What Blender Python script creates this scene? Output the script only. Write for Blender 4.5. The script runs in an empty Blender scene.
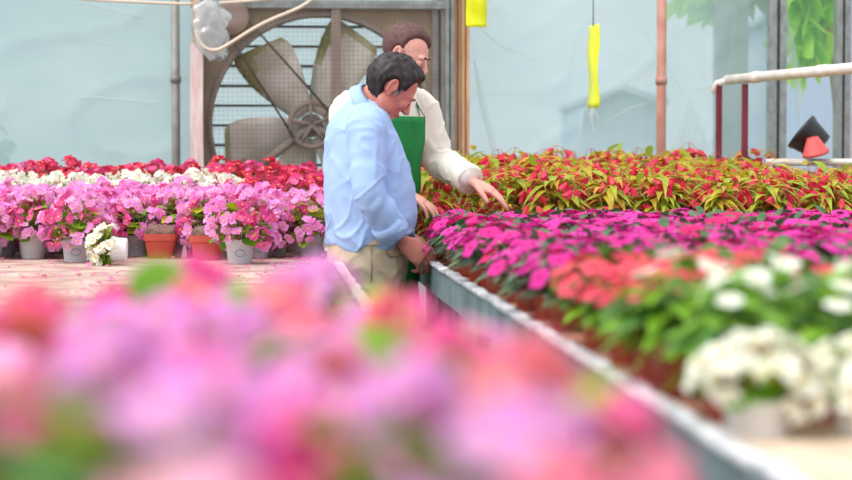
import bpy, bmesh, math, random
from mathutils import Vector, Matrix, Quaternion, noise
random.seed(7)
PI = math.pi
sc = bpy.context.scene
COL = sc.collection

# ------------------------------------------------------------------ camera
F = 2000.0                       # focal length in pixels (852 px frame)
YAW = math.radians(4.55)         # camera turned right of the aisle direction
PITCH = math.atan(80 / F)
CAMZ = 1.25
CAM = Vector((0, 0, CAMZ))
cd = bpy.data.cameras.new('camera')
cam = bpy.data.objects.new('camera', cd)
COL.objects.link(cam)
cam.location = CAM
cam.rotation_euler = (PI / 2 - PITCH, 0, -YAW)
cd.sensor_width = 36
cd.lens = F / 852 * 36
cd.clip_start = 0.05
cd.dof.use_dof = True
cd.dof.focus_distance = 8.5
cd.dof.aperture_fstop = 2.2
sc.camera = cam
CR = cam.rotation_euler.to_matrix()
RIGHT = Vector((math.cos(YAW), -math.sin(YAW), 0))
FWD = Vector((math.sin(YAW), math.cos(YAW), 0))
UP = Vector((0, 0, 1))


def ray(px, py):
    return CR @ Vector(((px - 426) / F, -(py - 240) / F, -1))


def P(px, py, d):                # world point at horizontal depth d
    r = ray(px, py)
    return CAM + r * (d / r.dot(FWD))


def PY(px, py, y):               # world point on the plane Y = y
    r = ray(px, py)
    return CAM + r * (y / r.y)


def PZ(px, py, z):               # world point on the height z
    r = ray(px, py)
    return CAM + r * ((z - CAMZ) / r.z)


def K(x, d, z):                  # camera-aligned metres -> world
    v = RIGHT * x + FWD * d
    return Vector((v.x, v.y, z))


def D(x, d, z):                  # direction
    return (RIGHT * x + FWD * d + UP * z).normalized()


def proj(w):
    v = CR.transposed() @ (w - CAM)
    return 426 + F * v.x / -v.z, 240 - F * v.y / -v.z


# ------------------------------------------------------------------ materials
def lin(c):
    return tuple(((u / 255) / 12.92 if u / 255 <= .04045 else ((u / 255 + .055) / 1.055) ** 2.4) for u in c)


def mat(name, col, rough=.6, col2=None, scale=8., metal=0., transl=0., rnd=None, spec=.4, bump=0., bscale=40., detail=3., stretch=None, obj_coord=True):
    """principled material; colour drifts between col and col2 by noise, and to rnd by object random"""
    m = bpy.data.materials.new(name)
    m.use_nodes = True
    nt = m.node_tree
    N, L = nt.nodes, nt.links
    b = N['Principled BSDF']
    b.inputs['Roughness'].default_value = rough
    b.inputs['Metallic'].default_value = metal
    b.inputs['Specular IOR Level'].default_value = spec
    csock = None
    tc = N.new('ShaderNodeTexCoord')
    vec = tc.outputs['Object']
    if stretch:
        mp = N.new('ShaderNodeMapping')
        mp.inputs['Scale'].default_value = stretch
        L.new(vec, mp.inputs['Vector'])
        vec = mp.outputs['Vector']
    if col2:
        nz = N.new('ShaderNodeTexNoise')
        nz.inputs['Scale'].default_value = scale
        nz.inputs['Detail'].default_value = detail
        L.new(vec, nz.inputs['Vector'])
        rp = N.new('ShaderNodeValToRGB')
        rp.color_ramp.elements[0].position = .38
        rp.color_ramp.elements[1].position = .62
        rp.color_ramp.elements[0].color = (*lin(col), 1)
        rp.color_ramp.elements[1].color = (*lin(col2), 1)
        L.new(nz.outputs['Fac'], rp.inputs['Fac'])
        csock = rp.outputs['Color']
    if rnd:
        oi = N.new('ShaderNodeObjectInfo')
        mx = N.new('ShaderNodeMix')
        mx.data_type = 'RGBA'
        L.new(oi.outputs['Random'], mx.inputs[0])
        if csock:
            L.new(csock, mx.inputs[6])
        else:
            mx.inputs[6].default_value = (*lin(col), 1)
        mx.inputs[7].default_value = (*lin(rnd), 1)
        csock = mx.outputs[2]
    if csock:
        L.new(csock, b.inputs['Base Color'])
    else:
        b.inputs['Base Color'].default_value = (*lin(col), 1)
    if bump:
        nb = N.new('ShaderNodeTexNoise')
        nb.inputs['Scale'].default_value = bscale
        nb.inputs['Detail'].default_value = 4
        L.new(vec, nb.inputs['Vector'])
        bp = N.new('ShaderNodeBump')
        bp.inputs['Strength'].default_value = bump
        bp.inputs['Distance'].default_value = .01
        L.new(nb.outputs['Fac'], bp.inputs['Height'])
        L.new(bp.outputs['Normal'], b.inputs['Normal'])
    if transl:
        t = N.new('ShaderNodeBsdfTranslucent')
        if csock:
            L.new(csock, t.inputs['Color'])
        else:
            t.inputs['Color'].default_value = (*lin(col), 1)
        ms = N.new('ShaderNodeMixShader')
        ms.inputs['Fac'].default_value = transl
        L.new(b.outputs['BSDF'], ms.inputs[1])
        L.new(t.outputs['BSDF'], ms.inputs[2])
        L.new(ms.outputs['Shader'], N['Material Output'].inputs['Surface'])
    return m


def film_mat(name, col, clear, gloss=.25, col2=None, opac_noise=0.15):
    m = bpy.data.materials.new(name)
    m.use_nodes = True
    nt = m.node_tree
    N, L = nt.nodes, nt.links
    N.remove(N['Principled BSDF'])
    tc = N.new('ShaderNodeTexCoord')
    nz = N.new('ShaderNodeTexNoise')
    nz.inputs['Scale'].default_value = 1.6
    nz.inputs['Detail'].default_value = 5
    mp = N.new('ShaderNodeMapping')
    mp.inputs['Scale'].default_value = (1, 1, 1.8)
    L.new(tc.outputs['Object'], mp.inputs['Vector'])
    L.new(mp.outputs['Vector'], nz.inputs['Vector'])
    rp = N.new('ShaderNodeValToRGB')
    rp.color_ramp.elements[0].position = .3
    rp.color_ramp.elements[1].position = .7
    rp.color_ramp.elements[0].color = (*lin(col), 1)
    rp.color_ramp.elements[1].color = (*lin(col2 or col), 1)
    L.new(nz.outputs['Fac'], rp.inputs['Fac'])
    di = N.new('ShaderNodeBsdfDiffuse')
    tr = N.new('ShaderNodeBsdfTranslucent')
    L.new(rp.outputs['Color'], di.inputs['Color'])
    L.new(rp.outputs['Color'], tr.inputs['Color'])
    m1 = N.new('ShaderNodeMixShader')
    m1.inputs['Fac'].default_value = .55
    L.new(di.outputs[0], m1.inputs[1])
    L.new(tr.outputs[0], m1.inputs[2])
    gl = N.new('ShaderNodeBsdfGlossy')
    gl.inputs['Roughness'].default_value = .25
    fr = N.new('ShaderNodeFresnel')
    fr.inputs['IOR'].default_value = 1.35
    m2 = N.new('ShaderNodeMixShader')
    L.new(fr.outputs[0], m2.inputs['Fac'])
    L.new(m1.outputs[0], m2.inputs[1])
    L.new(gl.outputs[0], m2.inputs[2])
    tp = N.new('ShaderNodeBsdfTransparent')
    tp.inputs['Color'].default_value = (.92, .97, 1, 1)
    m3 = N.new('ShaderNodeMixShader')
    m3.inputs['Fac'].default_value = clear
    L.new(m2.outputs[0], m3.inputs[1])
    L.new(tp.outputs[0], m3.inputs[2])
    L.new(m3.outputs[0], N['Material Output'].inputs['Surface'])
    return m


M = {}
M['film'] = film_mat('greenhouse film', (178, 204, 212), .12, col2=(192, 213, 219))
M['film_r'] = film_mat('greenhouse film right', (180, 204, 214), .30, col2=(198, 216, 224))
M['film_clear'] = film_mat('clear film', (186, 196, 212), .74, col2=(196, 204, 216))
M['film_white'] = film_mat('bunched film', (246, 248, 250), .5, col2=(236, 238, 240))
M['slat'] = film_mat('shutter plastic', (222, 238, 238), .62, col2=(212, 230, 230))
M['fold'] = film_mat('film fold', (236, 242, 244), .5)
M['galv'] = mat('galvanised steel', (158, 163, 162), .45, (132, 138, 138), 14, metal=.35)
M['galv_dark'] = mat('dull steel', (138, 134, 132), .5, (156, 154, 152), 10, metal=.2)
M['wood_old'] = mat('weathered wood', (228, 184, 150), .8, (206, 156, 122), 6, stretch=(6, 6, .6))
M['wood_white'] = mat('limewashed wood', (240, 226, 224), .8, (226, 196, 190), 5, stretch=(5, 5, .8))
M['rust'] = mat('rusty pipe', (178, 122, 106), .75, (196, 146, 132), 7)
M['white_pipe'] = mat('white painted pipe', (232, 226, 222), .4, (214, 204, 196), 12)
M['purple'] = mat('oxide red steel', (128, 44, 66), .5, (108, 36, 54), 9)
M['rope'] = mat('pale rope', (222, 208, 188), .8)
M['fan_brown'] = mat('dusty brown steel', (166, 148, 138), .7, (142, 126, 118), 5)
M['fan_olive'] = mat('mossy sheet', (166, 152, 124), .75, (152, 134, 114), 4)
M['blade'] = mat('weathered blade', (222, 216, 208), .6, (192, 182, 166), 4)
M['algae'] = mat('algae green', (152, 150, 92), .8, (190, 180, 150), 9)
M['dark_iron'] = mat('dark iron', (74, 68, 66), .55)
M['wire'] = mat('wire mesh', (112, 112, 108), .5, metal=.3)
M['yellow'] = mat('yellow card', (238, 244, 30), .35, (228, 236, 24), 6)
M['black_pot'] = mat('black plastic', (46, 48, 52), .4)
M['terra'] = mat('terracotta plastic', (196, 84, 62), .55, (176, 70, 54), 10, rnd=(186, 92, 74))
M['brick'] = mat('brick red pot', (204, 90, 76), .6, (188, 78, 66), 9)
M['red_pot'] = mat('red plastic', (206, 84, 84), .5)
M['grey_pot'] = mat('pale grey plastic', (224, 227, 234), .45, (212, 216, 224), 10, rnd=(204, 208, 218))
M['white_pot'] = mat('white plastic', (240, 240, 244), .4)
M['print_blue'] = mat('pale blue print', (150, 160, 196), .5)
M['print_rose'] = mat('rose print', (206, 150, 176), .5)
M['soil'] = mat('potting soil', (88, 66, 54), .95, (58, 44, 38), 40, bump=.6)
M['dry'] = mat('dry soil crust', (136, 104, 96), .95, (104, 78, 72), 30, bump=.8)
M['floor'] = mat('concrete floor', (112, 108, 102), .85, (88, 86, 82), 3)
M['ground'] = mat('outside ground', (150, 160, 130), .95, (120, 140, 96), 2)
M['panel'] = mat('blue grey sheet', (134, 154, 160), .45, (106, 124, 130), 5, metal=.1)
M['rim'] = mat('worn white paint', (222, 222, 226), .55, (168, 172, 178), 18, detail=6)
M['rim_left'] = mat('worn cream paint', (240, 236, 226), .6, (206, 190, 172), 16, detail=6)
M['mat_red'] = mat('clay stained board', (158, 104, 84), .95, (128, 84, 68), 9)
M['mat_sand'] = mat('sand mat', (222, 200, 178), .95, (200, 176, 152), 14)
M['mat_brown'] = mat('stained board', (198, 174, 162), .9, (164, 126, 118), 6, detail=6)
M['petal_litter'] = mat('fallen petals', (232, 120, 176), .7, transl=.2)
# leaves
M['lf_bright'] = mat('fresh green leaf', (118, 176, 44), .45, (88, 150, 36), 14, transl=.35, rnd=(140, 186, 50))
M['lf_yellow'] = mat('lime leaf', (196, 206, 50), .45, (160, 184, 44), 14, transl=.35)
M['lf_mid'] = mat('mid green leaf', (104, 150, 70), .45, (72, 122, 56), 14, transl=.3)
M['lf_blue'] = mat('blue green leaf', (124, 150, 118), .4, (74, 108, 76), 16, transl=.2)
M['lf_dark'] = mat('dark green leaf', (62, 94, 58), .4, (84, 112, 74), 12, transl=.2)
M['lf_olive'] = mat('olive gold leaf', (206, 194, 56), .45, (190, 164, 52), 16, transl=.4)
M['lf_lime'] = mat('yellow green leaf', (184, 200, 66), .45, (156, 180, 64), 16, transl=.4)
M['lf_orange'] = mat('orange tinged leaf', (222, 170, 70), .45, (208, 140, 66), 16, transl=.4)
M['lf_red'] = mat('bronze leaf', (150, 84, 62), .45, (116, 96, 56), 16, transl=.25)
M['stem'] = mat('green stem', (130, 160, 70), .6)
M['stem_red'] = mat('red stem', (186, 96, 80), .6)
# petals
M['p_pink'] = mat('orchid pink petal', (250, 160, 234), .6, (246, 130, 216), 30, transl=.4, rnd=(252, 186, 240))
M['p_rose'] = mat('rose pink petal', (238, 84, 158), .6, (228, 62, 140), 30, transl=.35, rnd=(246, 120, 190))
M['p_salmon'] = mat('salmon pink petal', (242, 128, 150), .6, (236, 98, 128), 25, transl=.35, rnd=(248, 150, 176))
M['p_pale'] = mat('pale violet petal', (248, 184, 246), .6, (240, 154, 236), 25, transl=.4)
M['p_pale2'] = mat('blush petal', (252, 206, 226), .6, (248, 180, 212), 25, transl=.4)
M['p_crimson'] = mat('crimson petal', (220, 44, 84), .6, (198, 30, 70), 30, transl=.3, rnd=(232, 62, 116))
M['p_white'] = mat('white petal', (252, 252, 246), .6, (246, 248, 232), 30, transl=.35)
M['p_magenta'] = mat('magenta petal', (232, 30, 156), .6, (222, 24, 128), 30, transl=.35, rnd=(238, 62, 184))
M['p_cherry'] = mat('cherry petal', (226, 30, 116), .6, (212, 22, 96), 30, transl=.35, rnd=(232, 40, 140))
M['p_coral'] = mat('coral petal', (242, 82, 112), .6, (236, 62, 96), 30, transl=.35, rnd=(244, 96, 108))
M['p_red'] = mat('red pink petal', (234, 48, 88), .55, (222, 34, 76), 30, transl=.35, rnd=(240, 76, 116))
M['p_eye'] = mat('yellow stamens', (240, 208, 70), .7)
M['p_throat'] = mat('flower throat', (176, 20, 90), .7)
# people
M['skin_a'] = mat('tanned skin', (203, 136, 120), .5, (194, 122, 109), 14, spec=.3)
M['skin_b'] = mat('fair skin', (234, 176, 160), .5, (230, 168, 153), 14, spec=.3)
M['shirt_blue'] = mat('light blue cotton', (166, 196, 239), .85, (160, 190, 235), 6, bump=.15, bscale=300)
M['shirt_cream'] = mat('off white cotton', (238, 232, 222), .85, (230, 222, 210), 6, bump=.15, bscale=300)
M['apron'] = mat('green canvas', (22, 132, 62), .8, (16, 116, 54), 8)
M['khaki'] = mat('khaki cotton', (206, 190, 164), .85, (194, 176, 150), 8, bump=.15, bscale=250)
M['seam'] = mat('khaki seam', (166, 146, 120), .85)
M['denim'] = mat('dark trousers', (70, 78, 96), .85)
M['hair_dark'] = mat('dark hair', (26, 20, 22), .5, (54, 45, 47), 40, stretch=(1, 1, .3))
M['hair_grey'] = mat('grey hair', (150, 144, 144), .6, (112, 104, 104), 60)
M['hair_brown'] = mat('short brown hair', (84, 56, 54), .65, (98, 68, 64), 60)
M['eye_white'] = mat('eye white', (235, 232, 228), .3)
M['iris'] = mat('iris', (50, 36, 30), .3)
M['lip'] = mat('lip', (186, 96, 92), .5)
M['shoe'] = mat('brown shoe leather', (92, 66, 50), .5)
M['tree_leaf'] = mat('tree leaf', (208, 248, 92), .5, (180, 236, 76), 8, transl=.6)
M['tree_olive'] = mat('shrub leaf', (150, 166, 96), .5, (120, 144, 80), 8, transl=.4)


# ------------------------------------------------------------------ mesh builder
class MB:
    def __init__(s):
        s.v, s.f, s.m = [], [], []

    def add(s, vs, fs, mi=0):
        o = len(s.v)
        s.v += [tuple(v) for v in vs]
        s.f += [tuple(i + o for i in f) for f in fs]
        s.m += [mi] * len(fs)

    def box(s, c, size, R=None, mi=0):
        hx, hy, hz = (q / 2 for q in size)
        vs = []
        for x in (-hx, hx):
            for y in (-hy, hy):
                for z in (-hz, hz):
                    v = Vector((x, y, z))
                    if R:
                        v = R @ v
                    vs.append(Vector(c) + v)
        s.add(vs, [(0, 1, 3, 2), (4, 6, 7, 5), (0, 4, 5, 1), (2, 3, 7, 6), (0, 2, 6, 4), (1, 5, 7, 3)], mi)

    def tube(s, pts, rad, n=8, mi=0, caps=True):
        pts = [Vector(p) for p in pts]
        if not hasattr(rad, '__len__'):
            rad = [rad] * len(pts)
        t0 = (pts[1] - pts[0]).normalized()
        a = t0.cross(Vector((0, 0, 1)))
        if a.length < .05:
            a = t0.cross(Vector((1, 0, 0)))
        a.normalize()
        vs = []
        for i, p in enumerate(pts):
            t = (pts[min(i + 1, len(pts) - 1)] - pts[max(i - 1, 0)]).normalized()
            a = (a - t * a.dot(t)).normalized()
            b = t.cross(a)
            for k in range(n):
                w = 2 * PI * k / n
                vs.append(p + (a * math.cos(w) + b * math.sin(w)) * rad[i])
        fs = []
        for i in range(len(pts) - 1):
            for k in range(n):
                k2 = (k + 1) % n
                fs.append((i * n + k, i * n + k2, (i + 1) * n + k2, (i + 1) * n + k))
        if caps:
            fs.append(tuple(range(n - 1, -1, -1)))
            fs.append(tuple((len(pts) - 1) * n + k for k in range(n)))
        s.add(vs, fs, mi)

    def rings(s, rings, mi=0, caps=True):
        n = len(rings[0])
        vs = [p for r in rings for p in r]
        fs = []
        for i in range(len(rings) - 1):
            for k in range(n):
                k2 = (k + 1) % n
                fs.append((i * n + k, i * n + k2, (i + 1) * n + k2, (i + 1) * n + k))
        if caps:
            fs.append(tuple(range(n - 1, -1, -1)))
            fs.append(tuple((len(rings) - 1) * n + k for k in range(n)))
        s.add(vs, fs, mi)

    def lathe(s, prof, n=16, mi=0, c=(0, 0, 0), R=None):
        rr = []
        for r, z in prof:
            ring = []
            for k in range(n):
                w = 2 * PI * k / n
                v = Vector((max(r, 1e-4) * math.cos(w), max(r, 1e-4) * math.sin(w), z))
                if R:
                    v = R @ v
                ring.append(Vector(c) + v)
            rr.append(ring)
        s.rings(rr, mi, caps=True)

    def ell(s, c, r, R=None, mi=0, nu=14, nv=9):
        rr = []
        for j in range(1, nv):
            th = PI * j / nv
            ring = []
            for k in range(nu):
                w = 2 * PI * k / nu
                v = Vector((r[0] * math.sin(th) * math.cos(w), r[1] * math.sin(th) * math.sin(w), -r[2] * math.cos(th)))
                if R:
                    v = R @ v
                ring.append(Vector(c) + v)
            rr.append(ring)
        s.rings(rr, mi, caps=True)

    def build(s, name, mats, parent=None, smooth=True, base=None):
        me = bpy.data.meshes.new(name)
        vs = s.v
        if base is not None:
            b = Vector(base)
            vs = [tuple(Vector(v) - b) for v in vs]
        me.from_pydata(vs, [], s.f)
        if not isinstance(mats, (list, tuple)):
            mats = [mats]
        for q in mats:
            me.materials.append(M[q])
        me.polygons.foreach_set('material_index', s.m)
        if smooth:
            me.polygons.foreach_set('use_smooth', [True] * len(s.f))
        me.update()
        o = bpy.data.objects.new(name, me)
        COL.objects.link(o)
        if parent:
            o.parent = parent
        if base is not None and not parent:
            o.location = base
        return o


def empty(name, loc=(0, 0, 0), rz=0):
    o = bpy.data.objects.new(name, None)
    o.empty_display_size = .05
    COL.objects.link(o)
    o.location = loc
    o.rotation_euler = (0, 0, rz)
    return o


def tag(o, label=None, cat=None, group=None, kind=None):
    if label: o['label'] = label
    if cat: o['category'] = cat
    if group: o['group'] = group
    if kind: o['kind'] = kind
    return o


def copy_tree(o, parent=None, kids=None):
    c = o.copy()
    COL.objects.link(c)
    if parent:
        c.parent = parent
    for ch in KIDS.get(o.name, ()):
        copy_tree(ch, c)
    return c


KIDS = {}


def reg(root):
    """remember the children of a prototype (Object.children is slow on big scenes)"""
    for ch in root.children:
        KIDS.setdefault(root.name, []).append(ch)
        reg(ch)


def nz(v, f=1., seed=0.):
    return noise.noise(Vector((v[0] * f + seed, v[1] * f + seed * 1.7, v[2] * f - seed)))


def onb(n):
    n = n.normalized()
    a = n.cross(Vector((0, 0, 1)))
    if a.length < .05:
        a = n.cross(Vector((0, 1, 0)))
    a.normalize()
    return a, n.cross(a), n


ORD = ['first', 'second', 'third', 'fourth', 'fifth', 'sixth', 'seventh', 'eighth', 'ninth', 'tenth', 'eleventh', 'twelfth',
       'thirteenth', 'fourteenth', 'fifteenth', 'sixteenth', 'seventeenth', 'eighteenth', 'nineteenth', 'twentieth',
       'twenty-first', 'twenty-second', 'twenty-third', 'twenty-fourth']

# ------------------------------------------------------------------ setting
WY = 11.62                       # back wall plane


def wx(px, y=WY):
    return PY(px, 160, y).x


def wz(py, y=WY):
    return PY(426, py, y).z


def sheet(mb, x0, x1, z0, z1, y, amp=.03, nx=60, nzv=60, seed=0., crease=True):
    vs, fs = [], []
    for j in range(nzv + 1):
        for i in range(nx + 1):
            x = x0 + (x1 - x0) * i / nx
            z = z0 + (z1 - z0) * j / nzv
            d = nz((x, z, 0), 1.1, seed) * amp + nz((x * 1.3 + z * .5, z * 2.2, 1), 2.3, seed + 3) * amp * .5
            if crease:
                r = 1 - abs(nz((x * .8 + z * .35, z * 1.6 - x * .5, 2), 1.7, seed + 7))
                d += max(0, r - .9) * 10 * amp * .9
                r = 1 - abs(nz((x * 2.2, z * .45, 5), 1.4, seed + 11))
                d += max(0, r - .92) * 10 * amp * .7
            edge = min(1, min(i, nx - i) / 3)
            vs.append((x, y - d * edge, z))
    n = nx + 1
    for j in range(nzv):
        for i in range(nx):
            fs.append((j * n + i, j * n + i + 1, (j + 1) * n + i + 1, (j + 1) * n + i))
    mb.add(vs, fs)


XL0, XL1 = -4.2, wx(204)
XR0, XR1 = wx(462), wx(786)
mb = MB()
sheet(mb, XL0, XL1, .02, 3.2, WY, .035, 80, 90, 1.)
sheet(mb, XL1, XR0, wz(2), 3.2, WY, .01, 24, 20, 2.)
sheet(mb, XL1, XR0, .02, wz(252), WY, .01, 24, 20, 2.5)
wall = mb.build('wall_back', 'film')
tag(wall, kind='structure')
mb = MB()
sheet(mb, XR0, XR1, .02, 3.2, WY, .035, 80, 90, 4.)
o = mb.build('wall_back_right', 'film_r')
tag(o, kind='structure')
mb = MB()
sheet(mb, XR1, wx(1010), .02, 3.2, WY, .02, 40, 60, 6.)
o = mb.build('window_1', 'film_clear')
tag(o, kind='structure')

mb = MB()
mb.box((0, 4.0, -.05), (14, 15.2, .1))
floor = tag(mb.build('floor', 'floor', smooth=False), kind='structure')
mb = MB()
mb.box((0, 31.6, -.1), (80, 40, .1))
tag(mb.build('outside_ground', 'ground', smooth=False), kind='structure')

# film folds and lap strips standing proud of the film: thin bunched ridges of the sheet itself
mb = MB()


def ridge(mb, pts, r=.006):
    q = [PY(px, py, WY - .045) for px, py in pts]
    rr = []
    for i, p in enumerate(q):
        t = (q[min(i + 1, len(q) - 1)] - q[max(i - 1, 0)]).normalized()
        sd_ = Vector((t.z, 0, -t.x)).normalized() * (r * (1.3 if 0 < i < len(q) - 1 else .4))
        rr += [p + sd_, p + Vector((0, -r * .7, 0)), p - sd_]
    mb.add(rr, [(i * 3 + k, i * 3 + k + 1, i * 3 + k + 4, i * 3 + k + 3) for i in range(len(q) - 1) for k in (0, 1)])


ridge(mb, [(70, 98), (95, 98), (125, 100), (150, 103), (168, 101)], .007)
ridge(mb, [(80, 3), (100, 7), (125, 13), (145, 17), (156, 28), (164, 38)], .008)
ridge(mb, [(82, 42), (100, 42), (125, 47)], .005)
ridge(mb, [(100, 78), (110, 84)], .004)
ridge(mb, [(145, 87), (168, 88)], .005)
ridge(mb, [(80, 120), (90, 108)], .004)
f1 = tag(mb.build('film_fold', 'fold', wall))

# outdoors behind the film
mb = MB()
a = P(730, 160, 12.9)
mb.box((a.x, a.y, 1.6), (.2, .12, 3.2))
mb.box((a.x, a.y - .07, 1.6), (.04, .03, 3.2))
tag(mb.build('outside_post', 'galv_dark', smooth=False, base=(a.x, a.y, 0)), 'broad grey post standing outside behind the film wall, between rust pipe and trellis of steel posts', 'post')
bpy.data.objects['outside_post']['label'] = 'broad blurred grey post standing outside behind the right film wall'


def building(px0, px1, py, d, gable, label):
    a, b = P(px0, py, d), P(px1, py, d)
    r = empty('outside_building', (a.x, a.y, 0))
    tag(r, label, 'building')
    w_, h_ = (b - a).length, a.z
    dv = Vector((b.x - a.x, b.y - a.y, 0)).normalized()
    nv = Vector((-dv.y, dv.x, 0))
    mb = MB()
    vs = []
    for t in (0, 3.0):
        for q in (Vector((0, 0, 0)), dv * w_, dv * w_ + UP * h_, dv * (w_ / 2) + UP * (h_ + gable), UP * h_):
            vs.append(q + nv * t)
    mb.add(vs, [(0, 1, 2, 3, 4), (9, 8, 7, 6, 5), (0, 5, 6, 1), (1, 6, 7, 2), (4, 9, 5, 0)])
    mb.build('walls', 'outwall', r, smooth=False)
    mb = MB()
    for q0, q1 in ((UP * h_, dv * (w_ / 2) + UP * (h_ + gable)), (dv * w_ + UP * h_, dv * (w_ / 2) + UP * (h_ + gable))):
        e = (q0 - q1) * .08
        n_ = UP * .06
        p0 = [q0 + e - nv * .15, q1 - nv * .15, q1 + nv * 3.15, q0 + e + nv * 3.15]
        mb.add(p0 + [p + n_ for p in p0], [(0, 1, 2, 3), (7, 6, 5, 4), (0, 4, 5, 1), (1, 5, 6, 2), (2, 6, 7, 3), (3, 7, 4, 0)])
    mb.build('roof', 'outroof', r, smooth=False)


M['outwall'] = mat('outside wall', (186, 196, 222), .9)
M['outroof'] = mat('outside roof', (176, 186, 206), .9)
building(582, 664, 104, 20., .12, 'low pale gabled building outside behind the right film wall, left of the rust pipe')
building(765, 960, 20, 22., .6, 'taller pale blue grey building outside, seen through the clear film')


def leaf(mb, base, dr, nrm, L, W, mi=0, fold=.12, droop=.25, shape='ovate', n=4):
    dr = dr.normalized()
    side = dr.cross(nrm)
    if side.length < .01:
        side = dr.cross(Vector((.3, .5, .8)))
    side.normalize()
    up = side.cross(dr)
    vs = []
    for i in range(n + 1):
        t = i / n
        if shape == 'ovate':
            w = math.sin(PI * min(1, t ** .75 * .97 + .03))
        elif shape == 'round':
            w = math.sqrt(max(0, 1 - (2 * t - 1) ** 2)) * 1.0 + .05
        elif shape == 'lance':
            w = math.sin(PI * t ** .65) * .95 + .02
        else:                    # angel wing: broad shoulder, long point
            w = (1.0 if t < .3 else ((1 - t) / .7) ** 1.1) * (min(1, t / .12 + .35)) + .01
        c = base + dr * (L * t) - Vector((0, 0, 1)) * (droop * L * t * t)
        e = up * (fold * W * w)
        vs += [c + side * (W * w) + e, c, c - side * (W * w) + e]
    fs = []
    for i in range(n):
        for k in (0, 1):
            fs.append((i * 3 + k, i * 3 + k + 1, (i + 1) * 3 + k + 1, (i + 1) * 3 + k))
    mb.add(vs, fs, mi)


def rdir():
    z = random.uniform(-1, 1)
    w = random.uniform(0, 2 * PI)
    r = math.sqrt(1 - z * z)
    return Vector((r * math.cos(w), r * math.sin(w), z))


def tree(px, py, d, rx, rz, nleaf, lf, m, label, cat='tree', name='leafy_tree', tpx=None):
    c = P(px, py, d)
    tb = P(tpx or px, py, d)
    base = Vector((tb.x, tb.y, -.05))
    r = empty(name, base)
    tag(r, label, cat)
    mb = MB()
    for i in range(nleaf):
        q = rdir()
        p = c + Vector((q.x * rx, q.y * rx * .6, q.z * rz)) * random.random() ** .4
        leaf(mb, p - base, (rdir() + Vector((0, 0, -.7))), rdir(), lf * random.uniform(.7, 1.2), lf * .32, 0, .1, .3, 'ovate', 3)
    mb.build('foliage', m, r)
    mb = MB()
    co = Vector((c.x - base.x, c.y - base.y, 0))
    mb.tube([(0, 0, 0), (.01, .02, c.z * .5), co * .4 + Vector((0, 0, c.z * .85)), co + Vector((0, 0, c.z + .05))], [.04, .035, .03, .02], 8)
    for k in range(5):
        q = rdir()
        mb.tube([co * .4 + Vector((0, 0, c.z * .85)), co + Vector((q.x * rx * .4, q.y * rx * .3, c.z + abs(q.z) * rz * .2)), co + Vector((q.x * rx * .8, q.y * rx * .5, c.z + q.z * rz * .6))], [.02, .014, .006], 6)
    mb.build('trunk', 'wood_old', r)
    return r


tree(808, -32, 12.3, .17, .56, 230, .24, 'tree_leaf', 'bright green leafy tree outside the clear film between the two steel posts', tpx=846)
tree(702, -38, 13.0, .24, .38, 260, .14, 'tree_leaf', 'light green tree top outside the film, left of the broad grey post', tpx=731)
tree(752, -45, 13.4, .16, .34, 120, .14, 'tree_olive', 'olive tree top outside the film, right of the broad grey post', tpx=735)
tree(-6, 150, 12.1, .13, .2, 40, .1, 'tree_olive', 'dim green shrub outside the film at the far left', 'shrub', 'outside_shrub', tpx=-20)


# ------------------------------------------------------------------ posts, pipes, ropes at the back wall
def post(px, w, dpt, y, m, name, label, cat, z1=2.55, round_=False, twist=0):
    x = wx(px, y)
    mb = MB()
    if round_:
        mb.tube([(x, y, 0), (x, y, z1)], w / 2, 14)
        mb.lathe([(w * .62, 0), (w * .62, .04), (w * .5, .05)], 14, 0, (x, y, 0.0))
        mb.lathe([(w * .62, -.02), (w * .62, .02)], 14, 0, (x, y, wz(80, y)))
    else:
        # folded C-profile
        mb.box((x - w * .3, y, z1 / 2), (w * .4, dpt, z1))
        mb.box((x + w * .3, y, z1 / 2), (w * .4, dpt, z1))
        mb.box((x, y + dpt * .25, z1 / 2), (w * .5, dpt * .5, z1))
        mb.box((x, y, .01), (w * 1.5, dpt * 1.5, .02))
    o = mb.build(name, m, smooth=round_, base=(x, y, 0))
    return tag(o, label, cat)


post(176, .05, .05, 11.45, 'galv_dark', 'steel_pipe_post', 'slim round grey steel post in front of the left film, left of the fan', 'post', round_=True)
post(661, .056, .05, 11.45, 'rust', 'rusty_pipe_post', 'rust brown round pipe post in front of the right film wall', 'post', round_=True)
post(439, .08, .08, 11.42, 'galv_dark', 'fan_side_post', 'dark grey steel post along the right side of the fan housing', 'post')
post(449.5, .05, .06, 11.38, 'galv', 'bright_steel_post', 'narrow pale galvanised post between fan and timber posts', 'post')
post(457, .034, .06, 11.44, 'galv_dark', 'inner_timber_post', 'brown timber strip beside the pale galvanised post', 'post')
bpy.data.objects['inner_timber_post'].data.materials[0] = M['wood_old']
post(465, .045, .06, 11.42, 'wood_old', 'timber_post', 'orange brown timber post under the yellow card right of the fan', 'post')
post(776, .1, .08, 11.5, 'galv', 'steel_channel_post', 'grey steel channel post left of the clear film with green leaves', 'post')
post(841, .08, .08, 11.5, 'galv', 'steel_channel_post', 'grey steel channel post right of the tilted black pot', 'post')
post(856, .045, .06, 11.44, 'wood_white', 'pale_timber_post', 'pale timber strip at the right frame edge beside the channel post', 'post')

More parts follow.
